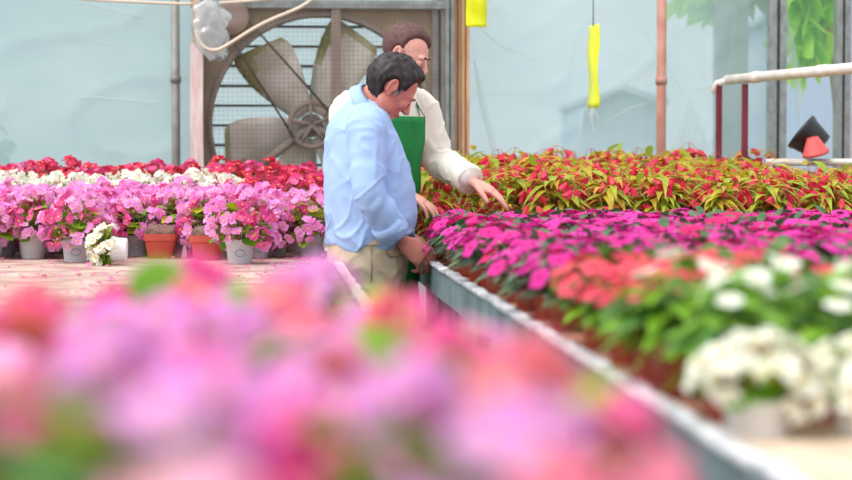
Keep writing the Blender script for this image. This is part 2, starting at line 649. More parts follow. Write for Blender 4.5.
# lime-washed timber post with an orange top, left of the fan
x = wx(197, 11.3)
r = empty('whitewashed_post', (x, 11.3, 0))
tag(r, 'pink white washed timber post with bare orange top left of the fan', 'post')
mb = MB()
rings = []
for i in range(31):
    z = wz(46, 11.44) * i / 30
    w = .036 + .004 * nz((0, 0, z), 4)
    rings.append([Vector((sx * w + .004 * nz((sx, sy, z), 3), sy * w, z)) for sx, sy in ((-1, -1), (1, -1), (1, 1), (-1, 1))])
mb.rings(rings)
mb.build('wrapped_shaft', 'wood_white', r, smooth=False)
mb = MB()
mb.box((.0, 0, (wz(46, 11.44) + 2.55) / 2), (.045, .05, 2.55 - wz(46, 11.44)))
mb.box((0, .06, 2.5), (.04, .16, .05))
mb.build('bare_top', 'wood_old', r, smooth=False)

# purlin carried by the posts (just above the picture), traps hang from it
mb = MB()
mb.box((.3, 11.43, 2.58), (8.2, .08, .06))
mb.box((.3, 11.40, 2.61), (8.2, .02, .05))
o = mb.build('purlin', 'galv', smooth=False, base=(.3, 11.43, 2.55))
tag(o, 'galvanised purlin lying across the tops of the back wall posts', 'beam')


def hang_rope(name, pts, r, label, y=11.30, m='rope'):
    q = [PY(px, py, y if py > -70 else 11.41) for px, py in pts]
    # smooth the polyline
    for _ in range(2):
        nq = [q[0]]
        for a, b in zip(q, q[1:]):
            nq += [a * .75 + b * .25, a * .25 + b * .75]
        nq.append(q[-1])
        q = nq
    mb = MB()
    mb.tube(q, r, 8)
    o = mb.build(name, m, base=q[len(q) // 2])
    return tag(o, label, 'rope')


hang_rope('cable', [(-40, -78), (20, -7), (60, -3), (95, 0), (140, 2), (180, 4), (220, 3), (262, 0), (330, -9), (400, -25), (450, -78)], .008, 'thin pale cable stretched level above the fan and left film')
hang_rope('sagging_rope', [(196, 30), (199, 42), (206, 49), (216, 51), (226, 46), (240, 37), (256, 27), (272, 19), (290, 12), (303, 6), (314, -2), (330, -18), (352, -85)], .0095, 'pale rope sagging under the bunched plastic, rising right across the fan', y=11.12)

# bunched plastic hanging off the white post
mb = MB()
c = PY(212, 22, 11.24)
rings = []
for j in range(30):
    t = j / 29
    py = 2 + 56 * t
    cc = PY(208 + 8 * t + 2 * math.sin(t * 7), py, 11.2)
    rw = .03 + .07 * math.sin(PI * (t * .85 + .1)) ** .8
    ring = []
    for k in range(36):
        w = 2 * PI * k / 36
        rr = rw * (1 + .45 * nz((math.cos(w) * 1.3, math.sin(w) * 1.3, t * 4), 1.4, 5) + .2 * nz((math.cos(w) * 3, math.sin(w) * 3, t * 7), 1.6, 9) + .06 * math.sin(9 * w + 6 * t))
        ring.append(cc + Vector((rr * math.cos(w), rr * .5 * math.sin(w), .02 * math.sin(3 * w))))
    rings.append(ring)
mb.rings(rings)
o = mb.build('bunched_plastic', 'film_white', base=c)
tag(o, 'bunched translucent plastic sheet hanging in the rope beside the whitewashed post', 'plastic sheet')

# film flaps on the right wall
mb = MB()
for (pts) in ([(690, 95), (670, 152), (712, 152)],):
    q = [PY(px, py, WY - .06) for px, py in pts]
    top, bl, br = q
    rr = []
    for j in range(12):
        t = j / 11
        l = top.lerp(bl, t)
        rgt = top.lerp(br, t)
        ring = []
        for k in range(12):
            s_ = k / 11
            p = l.lerp(rgt, s_)
            ring.append(p + Vector((0, -.03 * math.sin(s_ * PI) * t - .012 * math.sin(s_ * 14) * t, 0)))
        rr.append(ring)
    vs = [p for r_ in rr for p in r_]
    fs = [(j * 12 + k, j * 12 + k + 1, (j + 1) * 12 + k + 1, (j + 1) * 12 + k) for j in range(11) for k in range(11)]
    mb.add(vs, fs)
wr = bpy.data.objects['wall_back_right']
mb.build('film_flap', 'fold', wr)
mb = MB()
ridge(mb, [(578, 160), (581, 128), (583, 110), (592, 106), (602, 128)], .012)
ridge(mb, [(474, 60), (482, 100), (492, 140), (496, 165)], .016)
ridge(mb, [(640, 25), (662, 60), (684, 92)], .006)
ridge(mb, [(693, 92), (712, 86), (722, 82)], .006)
ridge(mb, [(470, 20), (500, 45), (540, 62)], .006)
ridge(mb, [(600, 95), (622, 88), (648, 97)], .007)
ridge(mb, [(785, 10), (790, 40), (797, 80), (800, 130)], .02)
ridge(mb, [(600, 126), (630, 108), (655, 100)], .005)
ridge(mb, [(606, 164), (640, 148), (656, 140)], .005)
mb.build('film_fold', 'fold', wr)

# yellow sticky traps
for (pts, w, h, rot, label) in (((476.5, -22, 27), .118, 0, .03, 'wide yellow sticky card hanging at the top right of the fan'),
                                ((593, 25, 108), .2, 0, -1.45, 'long narrow yellow sticky strip hanging edge-on before the right film')):
    px, y0, y1 = pts
    yy = 11.18 if rot > -1 else 11.05
    top, bot = PY(px, y0, yy), PY(px, y1, yy)
    r = empty('sticky_trap', bot)
    tag(r, label, 'insect trap', 'yellow insect traps')
    H = top.z - bot.z
    R = Matrix.Rotation(rot, 3, 'Z')
    mb = MB()
    n = 14
    vs = []
    for j in range(n + 1):
        for s_ in (-1, -.33, .33, 1):
            v = R @ Vector((w / 2 * s_, .006 * math.sin(j * .6 + s_), H * j / n))
            vs.append(v)
    mb.add(vs, [(j * 4 + k, j * 4 + k + 1, j * 4 + k + 5, j * 4 + k + 4) for j in range(n) for k in range(3)])
    o = mb.build('card', 'yellow', r)
    md = o.modifiers.new('s', 'SOLIDIFY')
    md.thickness = .003
    mb = MB()
    mb.tube([(0, 0, H - .01), (.005, .1 * (11.42 - yy), H + .15), (.01 if rot < -1 else 0, 11.38 - yy, 2.56 - bot.z), (.01, 11.43 - yy, 2.64 - bot.z)], .0035, 6)
    mb.build('wire_hanger', 'wire', r)
    if rot < -1:
        mb = MB()
        mb.tube([(0, 0, .0), (-.01, 0, -.05), (.005, 0, -.12)], [.012, .016, .006], 8)
        mb.build('tail', 'film_white', r)

# white pipe rail with dark red legs
a, b = P(727, 80, 10.95), P(880, 65.5, 9.35)
r = empty('pipe_rail', (a.x, a.y, .83))
tag(r, 'white pipe rail on dark red legs at the right above the begonias', 'rail')
off = Vector((a.x, a.y, .83))
mb = MB()
mb.tube([a - off, b - off], .027, 14)
mb.build('pipe', 'white_pipe', r)
mb = MB()
e = P(717, 84, 10.98)
mb.tube([e - off + Vector((-.02, 0, -.05)), e - off, (a + (b - a) * .02) - off], .02, 10)
mb.build('elbow', 'white_pipe', r)
for t in (.215, .66):
    q = a.lerp(b, t) - off
    mb = MB()
    dr = (b - a).normalized()
    mb.tube([q - dr * .045, q - dr * .04, q + dr * .04, q + dr * .045], [.027, .031, .031, .027], 14)
    mb.build('sleeve_joint', 'white_pipe', r)
for px, dd in ((719, 10.97), (745, 10.72)):
    q = P(px, 84, dd) - off
    mb = MB()
    mb.box((q.x, q.y, q.z / 2), (.03, .03, q.z))
    mb.box((q.x, q.y, .01), (.09, .09, .02))
    mb.build('leg', 'purple', r, smooth=False)
q = b.lerp(a, .02) - off
mb = MB()
mb.box((q.x, q.y, q.z / 2), (.04, .04, q.z))
mb.build('leg', 'purple', r, smooth=False)

# ------------------------------------------------------------------ exhaust fan
FY = 11.42
fc = PY(321, 125, FY)
S = FY / F * 1.003
fan = empty('exhaust_fan', (fc.x, FY, fc.z - 122 * S))
tag(fan, 'large square exhaust fan with weathered blades behind wire mesh in the back wall', 'fan')
fo = Vector((fc.x, FY, fc.z - 122 * S))
hw = 119 * S
zc = 122 * S
R_ = 108 * S
# housing front plate with a round opening
mb = MB()
n = 64
inner, outer = [], []
for k in range(n):
    w = 2 * PI * k / n
    c_, s_ = math.cos(w), math.sin(w)
    q = max(abs(c_), abs(s_))
    inner.append((R_ * c_, R_ * s_))
    outer.append((hw / q * c_, hw / q * s_))
rr = [[Vector((x_, y_, zc + z_)) for x_, z_ in pts] for pts, y_ in ((outer, .02), (outer, -.01), (inner, -.01), (inner, .16))]
mb.rings(rr, caps=False)
mb.build('housing', 'fan_olive', fan, smooth=False)
mb = MB()
rr = []
for (q, y_) in ((1.0, -.02), (1.045, -.02), (1.045, .0), (1.0, .0), (1.0, -.02)):
    rr.append([Vector((R_ * q * math.cos(2 * PI * k / n), y_, zc + R_ * q * math.sin(2 * PI * k / n))) for k in range(n)])
mb.rings(rr, caps=False)
mb.build('shroud_ring', 'fan_brown', fan)
for (c_, sz, m_) in (((0, -.03, zc + hw + .0), (2 * hw + .1, .06, .045), 'galv'), ((-hw - .01, -.03, zc), (.04, .06, 2 * hw), 'galv'),
                     ((0, -.03, zc - hw), (2 * hw + .1, .06, .045), 'galv')):
    mb = MB()
    mb.box(c_, sz)
    mb.build('frame_bar', m_, fan, smooth=False)
# corner gussets (brown plates in front of the ring, upper left)
mb = MB()
mb.box((15 * S, -.035, zc), (.055, .03, 2 * hw))
mb.build('mounting_strut', 'fan_brown', fan, smooth=False)
# shutter slats behind
for i in range(12):
    z = zc - hw + (i + .5) * 2 * hw / 12
    mb = MB()
    h = 2 * hw / 12
    mb.box((0, .18, z), (2 * hw * .98, .004, h * .94), Matrix.Rotation(.12, 3, 'X'))
    mb.build('shutter_slat', 'slat', fan, smooth=False)
for i in range(13):
    z = zc - hw + i * 2 * hw / 12
    mb = MB()
    mb.box((0, .165, z), (2 * hw * .98, .03, .014))
    mb.build('slat_rib', 'dark_iron', fan, smooth=False)
hubx, hubz = PY(312, 125, FY - .05).x - fo.x, zc
# blades
for k in range(6):
    w = math.radians(64 + 60 * k + (8 if k == 2 else 0))
    R = Matrix.Rotation(-w, 3, 'Y')
    vs = []
    ns, nc = 12, 6
    for i in range(ns + 1):
        t = i / ns
        rad = .07 + (R_ * .92 - .07) * t
        ch = (.085 + .125 * math.sin(min(1, t * 1.25) * PI / 2)) * (1 if t < .9 else 1 - (t - .9) * 1.6)
        tw = math.radians(42 - 22 * t)
        for j in range(nc + 1):
            s_ = (j / nc - .5) * 2
            x_ = rad + (.03 * s_ if t > .8 else 0)
            yv = math.sin(tw) * ch * .62 * s_ - .02 * (1 - s_ * s_)
            zv = math.cos(tw) * ch * s_ * .85 + .05 * t
            vs.append(R @ Vector((x_, yv + .07, zv)) + Vector((hubx * (1 - t) + 0, 0, zc)))
    fs, mi = [], []
    o_mb = MB()
    for i in range(ns):
        for j in range(nc):
            f_ = (i * (nc + 1) + j, i * (nc + 1) + j + 1, (i + 1) * (nc + 1) + j + 1, (i + 1) * (nc + 1) + j)
            fs.append(f_)
    o_mb.add(vs, fs)
    for idx in range(len(fs)):
        i, j = divmod(idx, nc)
        if (i >= ns - 1) or (j >= nc - 1 and i > 5) or (i >= ns - 3 and j >= nc - 2):
            o_mb.m[idx] = 1
    b = o_mb.build('blade', ['blade', 'algae'], fan)
    md = b.modifiers.new('s', 'SOLIDIFY')
    md.thickness = .006
# hub pulley
mb = MB()
RX = Matrix.Rotation(PI / 2, 3, 'X')
rr = []
for a_ in range(48):
    pass
cpts = [Vector((hubx + .125 * math.cos(2 * PI * k / 40), -.02, zc + .125 * math.sin(2 * PI * k / 40))) for k in range(41)]
mb.tube(cpts, .014, 8, caps=False)
for k in range(5):
    w = 2 * PI * k / 5 + .4
    mb.tube([(hubx, -.02, zc), (hubx + .12 * math.cos(w), -.02, zc + .12 * math.sin(w))], .012, 6)
mb.build('pulley', 'wood_white', fan)
bpy.data.objects['pulley'].data.materials[0] = M['fan_brown']
mb = MB()
mb.lathe([(.03, -.03), (.05, -.02), (.06, .05), (.07, .12), (.03, .13)], 20, 0, (hubx, .05, zc), Matrix.Rotation(-PI / 2, 3, 'X'))
mb.build('hub', 'fan_brown', fan)
# motor and drive belt, upper left
mx, mz = PY(231, 18, FY).x - fo.x, PY(231, 18, FY).z - fo.z
mb = MB()
mb.lathe([(.02, -.05), (.1, -.05), (.105, -.03), (.105, .04), (.1, .06), (.02, .06)], 24, 0, (mx, -.04, mz), RX)
mb.build('motor', 'fan_brown', fan)
mb = MB()
dr = Vector((hubx - mx, 0, zc - mz)).normalized()
pr = Vector((dr.z, 0, -dr.x))
for s_ in (1, -1):
    mb.tube([Vector((mx, -.09, mz)) + pr * .06 * s_, Vector((hubx, -.03, zc)) + pr * .125 * s_], .0065, 6)
mb.build('drive_belt', 'dark_iron', fan)
# bearing struts
mb = MB()
for ang in (215, 330):
    w = math.radians(ang)
    mb.tube([(hubx, .0, zc), (R_ * math.cos(w), .0, zc + R_ * math.sin(w))], .022, 8)
mb.build('bearing_arm', 'fan_brown', fan)
# guard mesh
mb = MB()
st = .0262
k = int(2 * hw / st)
for i in range(k + 1):
    u = -hw + i * st
    mb.box((u, -.062, zc), (.0019, .0019, 2 * hw))
    mb.box((0, -.0595, zc + u), (2 * hw, .0019, .0019))
mb.build('guard_mesh', 'wire', fan, smooth=False)

# ------------------------------------------------------------------ benches
BZ = .83                          # bench surface height
RX0 = .663                        # aisle edge of the right bench
LX1 = .263                        # aisle edge of the left bench


def strip(mb, x0, x1, z0, z1, y0, y1, n=120, j=.004, seed=0.):
    rr = []
    for i in range(n + 1):
        y = y0 + (y1 - y0) * i / n
        a_ = j * nz((0, y, 0), 3.1, seed)
        b_ = j * nz((0, y, 0), 5.3, seed + 4)
        c_ = j * nz((0, y, 0), 14., seed + 8)
        rr.append([Vector((x0 + a_, y, z0)), Vector((x1 + b_, y, z0)), Vector((x1 + b_, y, z1 + c_)), Vector((x0 + a_, y, z1 + c_ + a_))])
    mb.rings(rr)


def bench(name, label, x0, x1, y0, y1, edge_x, sgn, surf, rim_m, rim_w, ph):
    cx = (x0 + x1) / 2
    r = empty(name, (cx, y0, 0))
    tag(r, label, 'bench', 'greenhouse benches')
    mb = MB()
    mb.box((0, (y1 - y0) / 2, BZ - .015), (x1 - x0, y1 - y0, .03))
    mb.build('bench_top', surf, r, smooth=False)
    ex = edge_x - cx
    mb = MB()
    strip(mb, ex - .008, ex + .008, BZ + .012 - ph, BZ + .012, 0, y1 - y0, 160, .003, 3)
    mb.build('side_panel', 'panel', r, smooth=False)
    mb = MB()
    strip(mb, ex - rim_w / 2, ex + rim_w / 2, BZ + .012, BZ + .022, 0, y1 - y0, 260, .008, 5)
    mb.build('rim', rim_m, r, smooth=False)
    mb = MB()
    mb.box((0, .01, BZ - .04), (x1 - x0, .02, .08))
    mb.box((0, y1 - y0 - .01, BZ - .04), (x1 - x0, .02, .08))
    mb.build('end_panel', 'panel', r, smooth=False)
    n = 5
    for i in range(n):
        y = .15 + (y1 - y0 - .3) * i / (n - 1)
        for sx in (0, 1):
            x_ = ex + (-.07 if sgn < 0 else .07) if sx == 0 else ((x0 if sgn < 0 else x1) - cx - (-.07 if sgn < 0 else .07))
            mb = MB()
            mb.box((x_, y, (BZ - .03) / 2), (.04, .04, BZ - .03))
            mb.box((x_, y, .006), (.1, .1, .012))
            mb.build('leg', 'galv', r, smooth=False)
    for z in (.25,):
        mb = MB()
        x_ = ex + (-.07 if sgn < 0 else .07)
        mb.box((x_, (y1 - y0) / 2, z), (.025, y1 - y0 - .3, .025))
        mb.build('stretcher', 'galv', r, smooth=False)
    return r


bench('greenhouse_bench', 'long right-hand bench with blue grey side panel and worn white rim', RX0, 3.35, 2.15, 11.1, RX0 - .013, 1, 'mat_red', 'rim', .032, .108)
mb = MB()
mb.box((0, .44, BZ + .002), (3.35 - RX0 - .01, .86, .006))
mb.build('sand_mat', 'mat_sand', bpy.data.objects['greenhouse_bench'], smooth=False)
bench('greenhouse_bench', 'left-hand bench with cream rim and stained board top, pink begonias on it', -2.6, LX1, .85, 11.1, LX1 + .013, -1, 'mat_brown', 'rim_left', .035, .07)

# ------------------------------------------------------------------ plants


def pot_round(name, rt, rb, h, m, parent, n=20):
    mb = MB()
    mb.lathe([(0, 0), (rb * .96, 0), (rb, h * .03), (rt * .93, h * .78), (rt * .99, h * .8), (rt, h * .98), (rt * .97, h), (rt * .92, h * .99), (rt * .88, h * .8), (0, h * .8)], n)
    return mb.build(name, m, parent)


def soil_disc(r, z, parent, m='soil'):
    mb = MB()
    rr = []
    for q, dz in ((1, 0), (.8, .006), (.45, .011), (.1, .012)):
        rr.append([Vector((r * q * math.cos(2 * PI * k / 16), r * q * math.sin(2 * PI * k / 16), z + dz + .004 * nz((k, q * 3, 0), .9))) for k in range(16)])
    mb.rings(rr)
    return mb.build('soil', m, parent)


def bloom_flat(mb, c, nrm, r, npet=5, cup=.22, eye_m=2, w=.62, notch=True, pm=0):
    a, b, n_ = onb(nrm)
    rot = random.random() * 6.3
    for k in range(npet):
        th = rot + 2 * PI * k / npet + random.uniform(-.12, .12)
        u = a * math.cos(th) + b * math.sin(th)
        v = n_.cross(u)
        rl = r * random.uniform(.88, 1.08)
        lift = .03 * r * (k % 2)
        prof = ((0.05, .08), (.35, w * .75), (.72, w), (.97, w * .62))
        vs = []
        for t, ww in prof:
            z = cup * r * (t ** 1.5) * (1 - .7 * t * t) + lift * t + random.uniform(-.03, .05) * r
            e = -.08 * r * t
            cc = c + u * (rl * t) + n_ * z
            vs += [cc + v * (rl * ww) + n_ * e, cc, cc - v * (rl * ww) + n_ * e]
        if notch:
            vs[-2] = vs[-2] - u * (rl * .1)
        fs = []
        for i in range(len(prof) - 1):
            for q in (0, 1):
                fs.append((i * 3 + q, (i + 1) * 3 + q, (i + 1) * 3 + q + 1, i * 3 + q + 1))
        mb.add(vs, fs, pm)
    mb.ell(c + n_ * (.08 * r), (r * .13, r * .13, r * .1), None, eye_m, 6, 4)


def bloom_begonia(mb, c, nrm, r):
    a, b, n_ = onb(nrm)
    rot = random.random() * 6.3
    for k in range(4):
        th = rot + PI / 2 * k
        u = a * math.cos(th) + b * math.sin(th)
        v = n_.cross(u)
        big = k % 2 == 0
        rl = r * (1.05 if big else .8)
        ww = .72 if big else .45
        vs = []
        for t, q in ((.05, .15), (.4, .8), (.75, 1.), (1., .55)):
            cc = c + u * (rl * t) + n_ * ((.28 if big else .12) * r * t * t + random.uniform(-.03, .03) * r)
            e = n_ * (.12 * r * q)
            vs += [cc + v * (rl * ww * q) + e, cc, cc - v * (rl * ww * q) + e]
        fs = []
        for i in range(3):
            for q in (0, 1):
                fs.append((i * 3 + q, (i + 1) * 3 + q, (i + 1) * 3 + q + 1, i * 3 + q + 1))
        mb.add(vs, fs, 0)
    mb.ell(c + n_ * (.12 * r), (r * .2, r * .2, r * .18), None, 2, 6, 4)


def fl_impatiens(m, r):
    mb = MB()
    bloom_flat(mb, Vector((0, 0, 0)), Vector((0, 0, 1)), r, 5)
    mb.tube([(0, 0, 0), (.002, 0, -.02), (.004, .002, -.045)], .0018, 4, 1)
    return mb, [m, 'stem', 'p_throat' if m != 'p_white' else 'p_eye']


def fl_begonia(m, r, n=6, R=.036):
    mb = MB()
    for i in range(n):
        q = rdir()
        q.z = abs(q.z) * .9 + .15
        q.normalize()
        c = Vector((q.x * R, q.y * R, q.z * R * .9))
        bloom_begonia(mb, c, q + rdir() * .35, r * random.uniform(.8, 1.15))
        mb.tube([(0, 0, -.03), c * .6 - Vector((0, 0, .004)), c], .0014, 4, 1)
    return mb, [m, 'stem_red', 'p_eye']


def fl_boliv(m, r, n=4):
    mb = MB()
    for i in range(n):
        th = 2 * PI * i / n + random.uniform(-.4, .4)
        o_ = Vector((math.cos(th), math.sin(th), 0))
        top = Vector((0, 0, .0)) + o_ * .012
        c = o_ * random.uniform(.02, .04) + Vector((0, 0, -random.uniform(.015, .04)))
        mb.tube([Vector((0, 0, .0)), top - Vector((0, 0, .002)), c], .0011, 4, 1)
        dn = (o_ * .55 + Vector((0, 0, -1)) + rdir() * .35).normalized()
        a, b, _ = onb(dn)
        for k in range(4):
            w = PI / 2 * k + .4
            u = a * math.cos(w) + b * math.sin(w)
            v = dn.cross(u)
            vs = []
            for t, ww, ou in ((0, .12, .1), (.4, .3, .22), (.75, .24, .34), (1.05, .03, .6)):
                cc = c + dn * (r * t) + u * (r * ou * .8)
                vs += [cc + v * (r * ww), cc + u * (r * .04), cc - v * (r * ww)]
            fs = []
            for i2 in range(3):
                for q in (0, 1):
                    fs.append((i2 * 3 + q, (i2 + 1) * 3 + q, (i2 + 1) * 3 + q + 1, i2 * 3 + q + 1))
            mb.add(vs, fs, 0)
    return mb, [m, 'stem_red', 'p_eye']


def make_plant(name, pot, dome, leafspec, flowers, nvar=3):
    """prototype plant: pot, soil, foliage and every bloom a mesh of its own
    pot (rt, rb, h, material); dome (R, H, z0, el_min); leafspec (count, L, W, mats, shape, droop)
    flowers (maker, [materials], size, count, el_min, child name)"""
    r = empty(name)
    rt, rb, h, pm = pot
    pot_round('pot', rt, rb, h, pm, r)
    soil_disc(rt * .9, h * .8, r)
    R, H, z0, elm = dome
    cnt, L, W, mats, shape, droop = leafspec
    mb = MB()
    nm = len(mats)
    for i in range(cnt):
        el = math.asin(random.uniform(math.sin(elm), 1))
        az = random.uniform(0, 2 * PI)
        q = random.uniform(.55, .98)
        o_ = Vector((math.cos(az) * math.cos(el), math.sin(az) * math.cos(el), math.sin(el)))
        p = Vector((o_.x * R * q, o_.y * R * q, h + z0 + o_.z * H * q))
        p -= Vector((o_.x, o_.y, 0)) * L * .4
        dr = Vector((o_.x, o_.y, .25 * o_.z)) + rdir() * .6
        dr.z *= .35
        leaf(mb, p, dr, Vector((0, 0, 1)) + o_ * .7 + rdir() * .25, L * random.uniform(.7, 1.2), W * random.uniform(.8, 1.15), random.randrange(nm), .18, droop, shape)
    for i in range(9):
        az = 2 * PI * i / 9 + random.uniform(-.3, .3)
        e = Vector((math.cos(az) * R * .7, math.sin(az) * R * .7, h + z0 + H * random.uniform(.3, .75)))
        mb.tube([(math.cos(az) * .012, math.sin(az) * .012, h * .8), (e.x * .35, e.y * .35, h + (e.z - h) * .5), e], [.004, .0035, .002], 5, nm)
    mb.build('foliage', list(mats) + ['stem'], r)
    mk, fm, size, count, felm, cname = flowers
    protos = []
    for m_ in fm:
        for v in range(nvar):
            b_, ml = mk(m_, size)
            protos.append((b_, ml))
    cache = {}
    for i in range(count):
        k = (i + .5) / count
        sel = math.sin(felm) + (1 - math.sin(felm)) * k
        el = math.asin(min(1, sel))
        az = i * 2.39996 + random.uniform(-.35, .35)
        el += random.uniform(-.15, .12)
        o_ = Vector((math.cos(az) * math.cos(el), math.sin(az) * math.cos(el), math.sin(el)))
        q = random.uniform(.96, 1.1) if mk is not fl_boliv else random.uniform(.82, .98) - .16 * max(0, o_.z)
        p = Vector((o_.x * R * q, o_.y * R * q, h + z0 + o_.z * H * q))
        idx = random.randrange(len(protos))
        if idx not in cache:
            b_, ml = protos[idx]
            o = b_.build(cname, ml, r)
            cache[idx] = o.data
        else:
            o = bpy.data.objects.new(cname, cache[idx])
            COL.objects.link(o)
            o.parent = r
        nrm = (o_ + Vector((0, 0, .55)) + rdir() * .3).normalized() if mk is not fl_boliv else (Vector((0, 0, 1)) + rdir() * .3).normalized()
        a, b, n_ = onb(nrm)
        o.matrix_local = Matrix.Translation(p) @ Matrix((a, b, n_)).transposed().to_4x4() @ Matrix.Rotation(random.random() * 6.3, 4, 'Z')
    return r


class Kind:
    def __init__(s, n, *a, **k):
        s.protos = []
        s.used = []
        for i in range(n):
            s.protos.append((a, k))
        s.roots = [None] * n
        s.i = 0

    def put(s, loc, label, cat, group, scale=1., rz=None, var=None):
        i = s.i % len(s.roots) if var is None else var
        s.i += 1
        if s.roots[i] is None:
            a, k = s.protos[i]
            r = make_plant(*a, **k)
            reg(r)
            s.roots[i] = r
        else:
            r = copy_tree(s.roots[i])
        r.location = loc
        r.rotation_euler = (0, 0, random.random() * 6.3 if rz is None else rz)
        r.scale = (scale,) * 3
        tag(r, label, cat, group)
        return r


GREY = (.058, .046, .096, 'grey_pot')
TERRA = (.058, .045, .1, 'terra')
PINKB = Kind(4, 'potted_begonia', GREY, (.115, .13, .032, -.5), (64, .06, .026, ['lf_bright', 'lf_bright', 'lf_yellow'], 'round', .2),
             (lambda m, s_: fl_begonia(m, s_, 6, .036), ['p_pink', 'p_pink', 'p_pink', 'p_rose'], .0205, 27, -.42, 'flower_cluster'))
WHITEB = Kind(2, 'potted_begonia', GREY, (.115, .14, .03, -.2), (54, .06, .026, ['lf_bright', 'lf_red'], 'round', .2),
              (lambda m, s_: fl_begonia(m, s_, 6, .036), ['p_white'], .018, 15, -.1, 'flower_cluster'))
CRIMB = Kind(2, 'potted_begonia', GREY, (.115, .15, .04, -.2), (54, .06, .026, ['lf_mid', 'lf_red'], 'round', .2),
             (lambda m, s_: fl_begonia(m, s_, 6, .036), ['p_crimson', 'p_crimson', 'p_rose'], .019, 16, -.1, 'flower_cluster'))
MAG = Kind(4, 'potted_impatiens', TERRA, (.118, .085, .015, -.45), (96, .08, .018, ['lf_blue', 'lf_dark', 'lf_blue'], 'lance', .35),
           (fl_impatiens, ['p_magenta', 'p_magenta', 'p_magenta', 'p_cherry'], .035, 13, .1, 'flower'))
CORAL = Kind(3, 'potted_impatiens', TERRA, (.105, .085, .015, -.4), (84, .07, .02, ['lf_bright', 'lf_mid', 'lf_bright'], 'ovate', .3),
             (fl_impatiens, ['p_coral'], .031, 14, .25, 'flower'))
WHITEI = Kind(3, 'potted_impatiens', TERRA, (.105, .115, .015, -.45), (100, .07, .021, ['lf_bright', 'lf_mid', 'lf_bright'], 'ovate', .3),
              (fl_impatiens, ['p_white'], .026, 4, .75, 'flower'))
BOLIV = Kind(4, 'potted_begonia', TERRA, (.15, .215, .05, -.1), (150, .118, .0175, ['lf_olive', 'lf_lime', 'lf_olive', 'lf_lime', 'lf_orange', 'lf_lime'], 'wing', .5),
             (lambda m, s_: fl_boliv(m, s_, 4), ['p_red', 'p_red', 'p_coral'], .04, 13, -.2, 'flower_cluster'))
WBIG = Kind(1, 'potted_begonia', (.058, .05, .07, 'white_pot'), (.078, .055, .02, -.3), (46, .06, .026, ['lf_bright', 'lf_yellow'], 'round', .25),
            (lambda m, s_: fl_begonia(m, s_, 6, .036), ['p_white'], .022, 14, -.35, 'flower_cluster'))
FORE = Kind(4, 'potted_begonia', GREY, (.12, .12, .03, -.3), (70, .08, .036, ['lf_bright', 'lf_bright', 'lf_yellow'], 'round', .2),
            (lambda m, s_: fl_begonia(m, s_, 6, .034), ['p_pink', 'p_pale', 'p_pale', 'p_rose', 'p_pale', 'p_pink', 'p_pale2', 'p_salmon'], .027, 10, -.05, 'flower_cluster'), nvar=1)
LEAFY = Kind(1, 'potted_begonia', GREY, (.12, .14, .03, -.3), (90, .08, .034, ['lf_bright', 'lf_mid', 'lf_yellow'], 'round', .2),
             (lambda m, s_: fl_begonia(m, s_, 6, .034), ['p_pink', 'p_pale', 'p_rose'], .025, 6, .0, 'flower_cluster'), nvar=1)
FORES = Kind(2, 'potted_begonia', GREY, (.12, .12, .03, -.3), (56, .07, .032, ['lf_bright', 'lf_mid'], 'round', .2),
             (lambda m, s_: fl_begonia(m, s_, 6, .034), ['p_salmon', 'p_salmon', 'p_pink', 'p_pale2', 'p_rose'], .027, 12, -.05, 'flower_cluster'), nvar=1)

# ---- right bench, row by row from the near end
nplants = 0


def inview(x, y, z, pad=40):
    px, py = proj(Vector((x, y, z)))
    return px < 852 + pad


LOW = []
for px_, py_, d_ in ((466, 180, 8.42), (450, 172, 8.5), (490, 190, 8.36), (425, 200, 8.36), (440, 160, 8.6)):
    q = P(px_, py_, d_)
    LOW.append((q.x, q.y))
BLOCK = []
for px_, d_ in ((719, 10.97), (745, 10.72)):
    q = P(px_, 84, d_)
    BLOCK.append((q.x, q.y, .1))


def blocked(x, y):
    px_, py_ = proj(Vector((x, y, BZ)))
    dd = Vector((x, y, 0)).dot(FWD)
    if px_ > 755 and dd > 10.35:
        return True
    return any((x - a_) ** 2 + (y - b_) ** 2 < c_ * c_ for a_, b_, c_ in BLOCK)


def rows(kind, y0, y1, sy, sx, what, tail, group, cat, zjit=.03, off=0., sc_=1., sc1=None):
    """plants in straight rows across the bench; row 0 is the nearest"""
    k = 0
    y = y0
    out = 0
    while y <= y1:
        j = 0
        x = RX0 + .085 + (sx * .5 if (k % 2 and off) else 0)
        while x < 3.2:
            if inview(x - .12, y, BZ + .2) and not blocked(x, y):
                c = 'beside the grey rim' if j == 0 else '%s from the rim' % ORD[j]
                lab = '%s, %s, %s row %s' % (what, c, ORD[k], tail)
                kind.put((x + random.uniform(-1, 1) * .012, y + random.uniform(-1, 1) * .012, BZ), lab, cat, group, (sc_ + ((sc1 or sc_) - sc_) * (y - y0) / (y1 - y0)) * random.uniform(.93, 1.08) * (.88 if proj(Vector((x, y, BZ)))[0] > 775 and y > 9 else 1) * (.78 if any((x - a_) ** 2 + (y - b_) ** 2 < .03 for a_, b_ in LOW) else 1))
                out += 1
            x += sx
            j += 1
        y += sy
        k += 1
    return out


